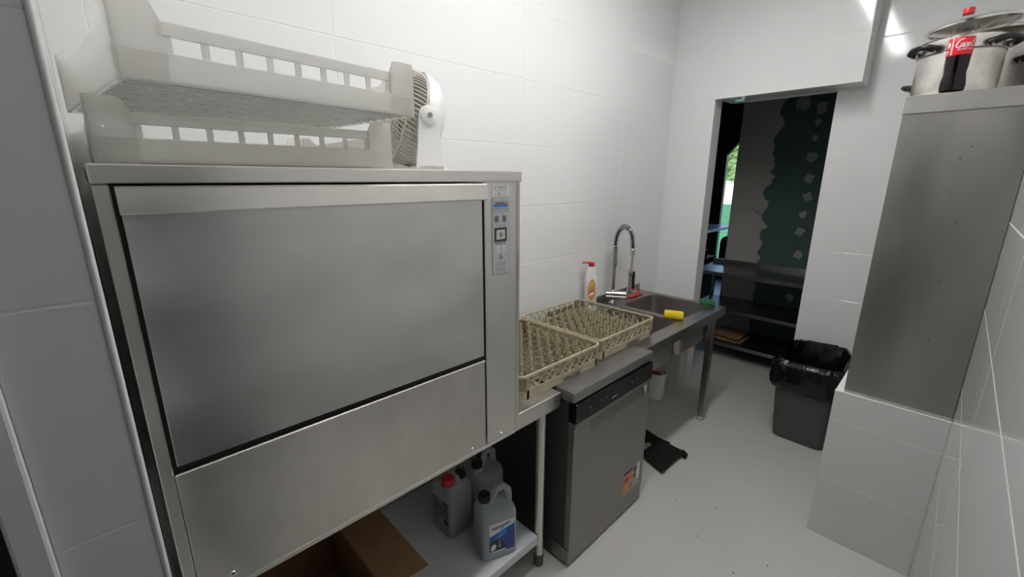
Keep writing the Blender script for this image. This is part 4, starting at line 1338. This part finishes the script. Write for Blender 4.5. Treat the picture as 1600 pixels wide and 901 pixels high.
# canister with red cap
t = thing('canister', 'square canister of brown liquid with red cap and black cap on the white shelf', 'canister', (0.305, -2.262, ZS + 0.001), 0.03)
bm = B()
loft(bm, [[(x_, y_, z_) for x_, y_ in rrect(0.140 - i_, 0.124 - i_, r_, 5)] for (z_, i_, r_) in ((0.0, 0.012, .02), (0.006, 0.0, .022), (0.205, 0.0, .022), (0.228, 0.012, .03), (0.238, 0.035, .03))])
obj('body', bm, M_JUG, t, smooth=45)
bm = B(); loft(bm, [[(x_, y_, z_) for x_, y_ in rrect(0.140 - i_, 0.124 - i_, 0.02, 5)] for (z_, i_) in ((0.004, 0.016), (0.010, 0.006), (0.140, 0.006))])
obj('liquid', bm, M_LIQ2, t, smooth=40)
bm = B(); lathe(bm, [(0.026, 0.236), (0.027, 0.24), (0.027, 0.262), (0.023, 0.266), (0.0, 0.266)], 24, (0.022, -0.036, 0))
obj('cap', bm, M_RED, t, smooth=40, label='red screw cap')
bm = B(); lathe(bm, [(0.022, 0.236), (0.023, 0.24), (0.023, 0.258), (0.02, 0.262), (0.0, 0.262)], 24, (0.022, 0.030, 0))
obj('cap', bm, M_BLKPL, t, smooth=40, label='black screw cap')
bm = B(); tube(bm, [(-0.055, -0.004, 0.232), (-0.045, -0.004, 0.262), (0.045, -0.004, 0.262), (0.058, -0.004, 0.230)], 0.009, 8)
obj('handle', bm, M_JUG, t, smooth=50)
bm = B()
Lm = basis((0, -0.0622, 0), X, Z, NY)
for (a0, b0, a1, b1, d, mi) in ((-0.056, 0.050, 0.056, 0.165, 0.0006, 0), (-0.050, 0.085, 0.000, 0.145, 0.0009, 1), (0.004, 0.085, 0.050, 0.145, 0.0009, 1), (0.02, 0.150, 0.050, 0.162, 0.0009, 2), (-0.05, 0.152, -0.01, 0.158, 0.0009, 2), (0.02, 0.058, 0.050, 0.076, 0.0009, 2), (-0.05, 0.060, 0.0, 0.074, 0.0009, 1)):
    prism(bm, [(a0, b0), (a1, b0), (a1, b1), (a0, b1)], 0, d, Lm, mi)
obj('label_print', bm, [M_STGREY, M_PRINTG, M_PRINT], t)

# cardboard box with folded-out flap
t = thing('cardboard_box', 'open brown cardboard box with a flap folded out on the white shelf', 'box', (0.38, -2.90, ZS + 0.001))
zt_ = 0.235
bm = B()
x0, x1, y0, y1 = -0.22, 0.205, -0.20, 0.185
box(bm, x0, x1, y0, y1, 0, 0.004)
for (a0, a1, b0, b1) in ((x0, x1, y0, y0 + 0.004), (x0, x1, y1 - 0.004, y1), (x0, x0 + 0.004, y0, y1), (x1 - 0.004, x1, y0, y1)):
    box(bm, a0, a1, b0, b1, 0.002, zt_)
obj('body', bm, M_CARD, t)
def flap(p0, p1, out, drop, L, ins):
    bm = B()
    p0, p1 = Vector(p0), Vector(p1)
    u = (p1 - p0).normalized()
    d = (Vector(out) * math.cos(drop) + Vector((0, 0, -1)) * math.sin(drop))
    n_ = u.cross(d).normalized()
    prism(bm, [(0.0, 0.0), ((p1 - p0).length, 0.0), ((p1 - p0).length - ins, L), (ins, L)], -0.002, 0.002, basis(p0, u, d, n_))
    return bm
obj('flap', flap((x0, y1, zt_), (x1, y1, zt_), (0, 1, 0), 0.12, 0.155, 0.002), M_CARD, t)
obj('flap', flap((x1, y0, zt_), (x1, y1, zt_), (1, 0, 0), 1.35, 0.15, 0.004), M_CARD, t)
obj('flap', flap((x0, y0, zt_), (x1, y0, zt_), (0, -1, 0), 1.5, 0.14, 0.004), M_CARD, t)
t = thing('black_pump', 'black pump unit with a grey nozzle lying in the cardboard box', 'pump', (0.42, -2.90, ZS + 0.006))
bm = B(); loft(bm, [[(x_, y_, z_) for x_, y_ in rrect(0.20 - i_, 0.22 - i_, 0.04, 5)] for (z_, i_) in ((0.0, 0.02), (0.01, 0.0), (0.10, 0.0), (0.13, 0.05))])
obj('body', bm, M_BLKPL, t, smooth=40)
bm = B(); cyl(bm, (0.05, 0.05, 0.12), (0.05, 0.05, 0.17), 0.006, 10)
obj('nozzle', bm, M_GREYPL, t, smooth=40)

# ================================================================ CLOTH ON THE FLOOR
t = thing('floor_cloth', 'black cloth lying folded on the floor beside the small dishwasher', 'cloth', (0.58, -0.93, 0))
def sheet(bm, poly, n, base, amp, seed, th=0.006):
    """quad patch given by four corners"""
    P = [Vector((*p, 0)) for p in poly]
    g = []
    for i in range(n + 1):
        row = []
        for j in range(n + 1):
            u, v = i / n, j / n
            p = P[0].lerp(P[1], u).lerp(P[3].lerp(P[2], u), v)
            e = 1 + 0.06 * noise.noise(Vector((u * 3, v * 3, seed)))
            c = (P[0] + P[1] + P[2] + P[3]) / 4
            p = c + (p - c) * e
            row.append(bm.verts.new((p.x, p.y, base + amp * (0.5 + 0.5 * noise.noise(Vector((u * 4, v * 4, seed + 3))))) ))
        g.append(row)
    fs = [bm.faces.new((g[i][j], g[i + 1][j], g[i + 1][j + 1], g[i][j + 1])) for i in range(n) for j in range(n)]
    r_ = bmesh.ops.extrude_face_region(bm, geom=fs)
    for v in r_['geom']:
        if isinstance(v, bmesh.types.BMVert):
            v.co.z += th
bm = B(); sheet(bm, [(0.45, -1.00), (0.690, -1.095), (0.700, -0.825), (0.52, -0.80)], 10, 0.014, 0.012, 2)
obj('top_layer', bm, M_CLOTH, t, world=True, smooth=60)
bm = B(); sheet(bm, [(0.30, -0.99), (0.50, -1.00), (0.565, -0.785), (0.385, -0.745)], 8, 0.001, 0.006, 6)
tube(bm, [(0.52, -0.805, 0.012), (0.56, -0.79, 0.012), (0.585, -0.778, 0.010)], [0.010, 0.008, 0.004], 8)
obj('under_layer', bm, M_CLOTH, t, world=True, smooth=60)
bm = B(); tube(bm, [(0.665, -0.84, 0.018), (0.690, -0.825, 0.020), (0.708, -0.835, 0.018), (0.714, -0.86, 0.014)], [0.012, 0.014, 0.015, 0.010], 10)
obj('rolled_corner', bm, M_CLOTH, t, world=True, smooth=60)
bm = B()
prism(bm, [(0.40, -1.16), (0.56, -1.12), (0.535, -0.90), (0.47, -0.90)], 0.001, 0.004)
prism(bm, [(0.45, -1.0), (0.52, -0.985), (0.525, -0.905), (0.50, -0.90)], 0.004, 0.030)
tag(obj('dustpan', bm, M_GREYPL), 'grey plastic dustpan edge showing under the black floor cloth', 'dustpan')

# ================================================================ RUBBISH BIN
t = thing('rubbish_bin', 'dark grey rubbish bin lined with a black bag beside the doorway', 'bin', (1.132, -0.045, 0))
bm = B()
loft(bm, [[(x_, y_, z_) for x_, y_ in rrect(0.285 + i_, 0.285 + i_, 0.045, 6)] for (z_, i_) in ((0.0, -0.01), (0.006, 0.0), (0.48, 0.060), (0.48, 0.052), (0.02, -0.02))])
obj('body', bm, M_BIN, t, smooth=35)
# bag: folded over the rim, lumpy
bm = B()
NP = 72
def bag_ring(z, grow, amp, seed, cr=0.06):
    base = rrect(0.285 + grow, 0.285 + grow, cr, NP // 4 - 1)
    ring = []
    for k, (x_, y_) in enumerate(base):
        a_ = 2 * PI * k / len(base)
        q = noise.noise(Vector((math.cos(a_) * 2.6, math.sin(a_) * 2.6, seed)))
        q2 = noise.noise(Vector((math.cos(a_) * 9, math.sin(a_) * 9, seed + 7)))
        l = math.hypot(x_, y_)
        f = 1 + (amp * q + amp * 0.5 * q2) / l
        ring.append((x_ * f, y_ * f, z + 0.6 * amp * q2))
    return ring
rings = [bag_ring(0.345, 0.062, 0.006, 1), bag_ring(0.35, 0.088, 0.012, 2, 0.08), bag_ring(0.385, 0.118, 0.020, 2.4, 0.10), bag_ring(0.42, 0.130, 0.024, 3, 0.12), bag_ring(0.465, 0.128, 0.026, 3.5, 0.12), bag_ring(0.505, 0.104, 0.022, 4, 0.11),
         bag_ring(0.532, 0.070, 0.018, 4.5, 0.10), bag_ring(0.537, 0.040, 0.020, 5, 0.09), bag_ring(0.50, 0.015, 0.020, 8), bag_ring(0.40, -0.01, 0.024, 9), bag_ring(0.25, -0.04, 0.026, 10), bag_ring(0.12, -0.10, 0.02, 11)]
loft(bm, rings, False, True)
# far rim stands a little higher
for v in bm.verts:
    if v.co.z > 0.42:
        v.co.z += 0.05 * max(0, (v.co.y + 0.02) / 0.17) * (v.co.z - 0.42) / 0.12
obj('bin_bag', bm, M_BAG, t, smooth=70)

# ================================================================ STEEL CABINET ON THE PLINTH
t = thing('steel_cabinet', 'tall stainless cabinet standing on the low tiled plinth', 'cabinet', (1.55, -0.62, ZL + 0.002))
bm = B(); box(bm, 1.387, XR - 0.0015, -0.932, -0.30, ZL + 0.003, 1.862, 0.001)
obj('body', bm, M_STEEL_C, t, world=True)
bm = B(); box(bm, 1.384, XR - 0.0012, -0.936, -0.30, 1.863, 1.925, 0.002)
obj('top_frame', bm, M_STEEL_B, t, world=True)
bm = B(); box(bm, 1.389, XR - 0.002, -0.9355, -0.9315, ZL + 0.003, ZL + 0.012)
obj('base_strip', bm, M_STEEL_B, t, world=True)
for (sx, sz) in ((1.590, 1.740), (1.567, 1.702), (1.596, 1.480), (1.592, 1.263), (1.605, 1.032), (1.599, 0.799)):
    bm = B(); lathe(bm, [(0.0022, 0), (0.0022, 0.0008), (0.0, 0.001)], 8, M=basis((sx, -0.932, sz), X, Z, NY))
    obj('screw_hole', bm, M_BLACK, t, world=True)

# ================================================================ POTS, LIDS, BOTTLE ON THE CABINET
ZK = 1.9255
def loop_handle(bm, ang, r0, z, span=0.046, out=0.036, rr=0.0115, lift=0.012):
    d = Vector((math.cos(ang), math.sin(ang), 0)); n_ = Vector((-d.y, d.x, 0))
    pts = [d * (r0 - 0.002) - n_ * span + Vector((0, 0, z)), d * (r0 + out * 0.7) - n_ * span * 0.95 + Vector((0, 0, z + lift * .6)), d * (r0 + out) - n_ * span * 0.4 + Vector((0, 0, z + lift)),
           d * (r0 + out) + n_ * span * 0.4 + Vector((0, 0, z + lift)), d * (r0 + out * 0.7) + n_ * span * 0.95 + Vector((0, 0, z + lift * .6)), d * (r0 - 0.002) + n_ * span + Vector((0, 0, z))]
    tube(bm, pts, [rr * 1.5, rr * 1.2, rr, rr, rr * 1.2, rr * 1.5], 8, flat=0.8)
def pot(label, loc, R, H, hand, group=None, hz=None, wall=0.002):
    t = thing('cooking_pot', label, 'pot', loc, 0, group)
    bm = B(); lathe(bm, [(R - 0.012, 0.0), (R - 0.003, 0.004), (R, 0.012), (R, H - 0.003), (R + 0.003, H), (R - 0.001, H), (R - 0.003, H - 0.004), (R - 0.003, 0.012), (0.0, 0.008)], 48)
    obj('body', bm, M_STEEL_P, t, smooth=35)
    for a_ in hand:
        bm = B(); loop_handle(bm, a_, R, (H - 0.020) if hz is None else hz)
        hd = obj('handle', bm, M_BLKPL, t, smooth=60)
        d = Vector((math.cos(a_), math.sin(a_), 0)); n_ = Vector((-d.y, d.x, 0))
        for s_ in (1, -1):
            bm = B()
            tube(bm, [d * (R - 0.001) + n_ * 0.045 * s_ + Vector((0, 0, (H - 0.022) if hz is None else hz - 0.002)), d * (R + 0.012) + n_ * 0.045 * s_ + Vector((0, 0, (H - 0.022) if hz is None else hz - 0.002))], 0.013, 10, flat=0.8)
            obj('handle_mount', bm, M_STEEL_P, hd, smooth=40)
    return t
pot('large steel pot with worn sides behind the cola bottle', (1.497, -0.738, ZK), 0.118, 0.150, (), 'steel pots on the cabinet')
pot('shallow steel pot with black handles nested on the large worn pot', (1.497, -0.738, ZK + 0.1515), 0.114, 0.048, (math.radians(-142), math.radians(-30)), 'steel pots on the cabinet', hz=0.012)
pot('tall shiny steel pot at the right behind the worn pot', (1.598, -0.495, ZK), 0.098, 0.215, (math.radians(-35),), 'steel pots on the cabinet', hz=0.135)
pot('low steel pan at the left back of the cabinet top', (1.430, -0.50, ZK), 0.060, 0.10, (math.radians(170),), 'steel pots on the cabinet')
M_LID = mat('polished_lid_steel', (0.68, 0.67, 0.64), 0.20, 1.0, var=0.1, vscale=10)
def lid(label, loc, R, rot):
    t = thing('pot_lid', label, 'lid', loc, 0, 'pot lids on the cabinet')
    Mx = rot
    bm = B(); lathe(bm, [(R - 0.008, 0.0), (R, 0.002), (R + 0.001, 0.010), (R - 0.004, 0.0135), (R * 0.92, 0.0125), (R * 0.45, 0.000), (0.0, -0.006)], 48, M=Mx, caps=False)
    lathe(bm, [(R - 0.008, 0.0), (R * 0.90, 0.0045), (R * 0.45, -0.008), (0.0, -0.013)], 48, M=Mx, caps=False)
    obj('disc', bm, M_LID, t, smooth=35)
    bm = B(); lathe(bm, [(0.010, -0.012), (0.010, -0.020), (0.022, -0.024), (0.023, -0.034), (0.018, -0.037), (0.0, -0.038)], 20, M=Mx)
    obj('knob', bm, M_LID, t, smooth=40)
lid('upturned steel lid lying tilted on the nested pots', (1.512, -0.736, ZK + 0.2395), 0.126, Matrix.Rotation(math.radians(-4.5), 4, 'Y') @ Matrix.Rotation(math.radians(1.5), 4, 'X'))
lid('steel lid resting on the tall shiny pot at the right', (1.602, -0.495, ZK + 0.2545), 0.100, Matrix.Rotation(math.radians(2.0), 4, 'Y'))

t = thing('cola_bottle', 'half full cola bottle with red label and red cap on the cabinet edge', 'bottle', (1.500, -0.895, ZK + 0.001))
kz = 0.270 / 0.270
OUT = [(0.020, 0.004), (0.027, 0.0), (0.0325, 0.006), (0.0345, 0.022), (0.0335, 0.040), (0.0300, 0.058), (0.0295, 0.070), (0.0315, 0.090), (0.0325, 0.115), (0.0328, 0.170), (0.0330, 0.180), (0.0315, 0.198), (0.0265, 0.216), (0.0190, 0.232), (0.0135, 0.241), (0.0128, 0.250), (0.0128, 0.262)]
def petal(r, z, a_):
    if z < 0.05:
        return r * (1 + 0.05 * math.cos(5 * a_) * (0.05 - z) / 0.05)
    if z < 0.115:
        return r * (1 + 0.022 * math.cos(10 * a_) * math.sin(PI * (z - 0.05) / 0.065))
    return r
def bott(bm, prof, n=50, inset=0.0):
    rings = [[(petal(max(r - inset, 0.001), z, 2 * PI * k / n) * math.cos(2 * PI * k / n), petal(max(r - inset, 0.001), z, 2 * PI * k / n) * math.sin(2 * PI * k / n), z) for k in range(n)] for r, z in prof]
    loft(bm, rings, True, True)
bm = B(); bott(bm, OUT)
bb = obj('body', bm, M_PET, t, smooth=50)
bm = B(); bott(bm, [(r, max(z, 0.003)) for r, z in OUT if z <= 0.12] + [(0.0326, 0.128)], inset=0.0007)
obj('cola', bm, M_COLA, t, smooth=50)
bm = B(); lathe(bm, [(0.0332, 0.119), (0.0334, 0.1195), (0.0336, 0.174), (0.0334, 0.1745)], 48, caps=False)
lb = obj('paper_label', bm, M_LABELRED, t, smooth=50)
bm = B(); lathe(bm, [(0.0140, 0.250), (0.0150, 0.251), (0.0150, 0.266), (0.0140, 0.2685), (0.0, 0.269)], 30)
obj('cap', bm, M_RED, t, smooth=35)
# script lettering wrapped on the label; local s = arc length, origin facing the camera
view_a = math.atan2(-2.27, 0.10) + 0.10
def wrap(s_, z_, r=0.0340):
    a_ = view_a + s_ / r
    return Vector((r * math.cos(a_), r * math.sin(a_), z_))
def stroke(bm, pts, wd):
    """flat ribbon following points (s, z) with widths"""
    P = [Vector(p) for p in pts]
    # smooth with Catmull-Rom
    Q = []; Wq = []
    for i in range(len(P) - 1):
        p0, p1, p2, p3 = P[max(i - 1, 0)], P[i], P[i + 1], P[min(i + 2, len(P) - 1)]
        for k in range(6):
            u = k / 6
            Q.append(0.5 * ((2 * p1) + (p2 - p0) * u + (2 * p0 - 5 * p1 + 4 * p2 - p3) * u * u + (3 * p1 - p0 - 3 * p2 + p3) * u ** 3))
            Wq.append(wd[i] * (1 - u) + wd[i + 1] * u)
    Q.append(P[-1]); Wq.append(wd[-1])
    L_, R2 = [], []
    for i in range(len(Q)):
        d = (Q[min(i + 1, len(Q) - 1)] - Q[max(i - 1, 0)])
        d = d.normalized() if d.length > 1e-9 else Vector((1, 0))
        n_ = Vector((-d.y, d.x)) * Wq[i] / 2
        L_.append(bm.verts.new(wrap(*(Q[i] + n_)))); R2.append(bm.verts.new(wrap(*(Q[i] - n_))))
    for i in range(len(Q) - 1):
        bm.faces.new((L_[i], L_[i + 1], R2[i + 1], R2[i]))
bm = B()
u_ = 0.001
def letter(pts, w0, ox, sc=1.45, oz=0.1440):
    ox = ox * sc + 6.5
    w0 = [x_ * 1.30 for x_ in w0]
    stroke(bm, [((ox + p[0] * sc + 0.30 * p[1] * sc) * u_, oz + p[1] * sc * u_) for p in pts], [x_ * u_ for x_ in w0])
CAP_C = [(6.0, 13.0), (8.2, 15.5), (7.2, 17.5), (3.6, 15.5), (0.2, 9.0), (-0.2, 3.0), (3.4, -0.4), (8.0, 1.5)]
CW = [0.9, 1.1, 1.2, 1.7, 2.5, 2.3, 1.6, 0.8]
LOW_O = [(3.2, 7.6), (1.0, 6.0), (0.2, 3.0), (1.6, 0.6), (3.8, 2.0), (4.6, 5.2), (3.4, 7.6)]
OW = [1.2, 1.8, 2.0, 1.4, 1.2, 1.6, 1.2]
LOW_C = [(4.0, 6.0), (3.4, 7.4), (1.4, 6.4), (0.2, 3.2), (1.4, 0.6), (4.6, 2.4)]
LW = [1.3, 1.4, 1.6, 2.0, 1.5, 0.8]
LOW_A1 = [(4.0, 6.8), (2.0, 7.4), (0.4, 4.0), (1.2, 0.6), (3.2, 2.2), (4.4, 6.8)]
LOW_A2 = [(4.8, 7.6), (3.8, 3.0), (4.4, 0.6), (6.4, 2.2)]
letter(CAP_C, CW, -16.0)
letter(LOW_O, OW, -8.4); letter(LOW_C, LW, -2.6); letter(LOW_A1, OW[:6], 2.6); letter(LOW_A2, [1.5, 1.7, 1.5, 0.8], 2.6)
letter([(0, 4.2), (2.4, 4.6)], [1.4, 1.2], 9.0)
letter(CAP_C, CW, 12.0)
letter(LOW_O, OW, 19.6)
letter([(1.6, 0.6), (3.0, 8.0), (4.8, 15.5), (3.4, 16.5), (1.2, 8.0), (1.4, 0.8), (3.6, 2.0)], [1.4, 1.6, 1.4, 1.2, 1.8, 1.6, 0.8], 24.8)
letter(LOW_A1, OW[:6], 28.6); letter(LOW_A2, [1.5, 1.7, 1.5, 0.8], 28.6)
stroke(bm, [(-0.0145, 0.1425), (-0.008, 0.1405), (0.000, 0.1440), (0.009, 0.1410), (0.019, 0.1430)], [0.0008, 0.0018, 0.0026, 0.0016, 0.0004])
obj('script_lettering', bm, M_LABELWHITE, lb)
bm = text_bm('ORIGINAL TASTE', 0.0032, Matrix.Identity(4), width=0.034, bold=0.02)
for v in bm.verts:
    q = wrap(v.co.x * 1.25 + 0.010, v.co.y * 1.2 + 0.1335)
    v.co = q
obj('lettering', bm, M_LABELWHITE, lb)
bm = B()
for k in range(9):
    for (s0, s1) in ((-0.0285, -0.0250), (-0.0245, -0.0232)):
        z0_ = 0.1215 + k * 0.0058
        f_ = [bm.verts.new(wrap(a_, b_, 0.0339)) for a_, b_ in ((s0, z0_), (s1, z0_), (s1, z0_ + 0.0045), (s0, z0_ + 0.0045))]
        bm.faces.new(f_)
for (s0, s1, z0_, z1_) in ((-0.045, -0.0335, 0.150, 0.162), (-0.045, -0.034, 0.146, 0.1485), (-0.042, -0.038, 0.126, 0.138)):
    n = 3
    for i in range(n):
        a0, a1 = s0 + (s1 - s0) * i / n, s0 + (s1 - s0) * (i + 1) / n
        bm.faces.new([bm.verts.new(wrap(a_, b_, 0.0339)) for a_, b_ in ((a0, z0_), (a1, z0_), (a1, z1_), (a0, z1_))])
obj('label_print', bm, M_LABELWHITE, lb)

# ================================================================ FLOOR CRUMBS
bm = B()
rnd = random.Random(11)
for k in range(20):
    x_, y_ = rnd.uniform(0.72, 1.35), rnd.uniform(-2.3, -0.2)
    if 0.90 < x_ and -0.30 < y_:
        continue
    s_ = rnd.uniform(0.0012, 0.0028)
    box(bm, x_ - s_, x_ + s_, y_ - s_ * 0.7, y_ + s_ * 0.7, 0.0, s_ * 0.8, M=None)
obj('floor_crumbs', bm, M_DIRT, floor, kind='stuff')
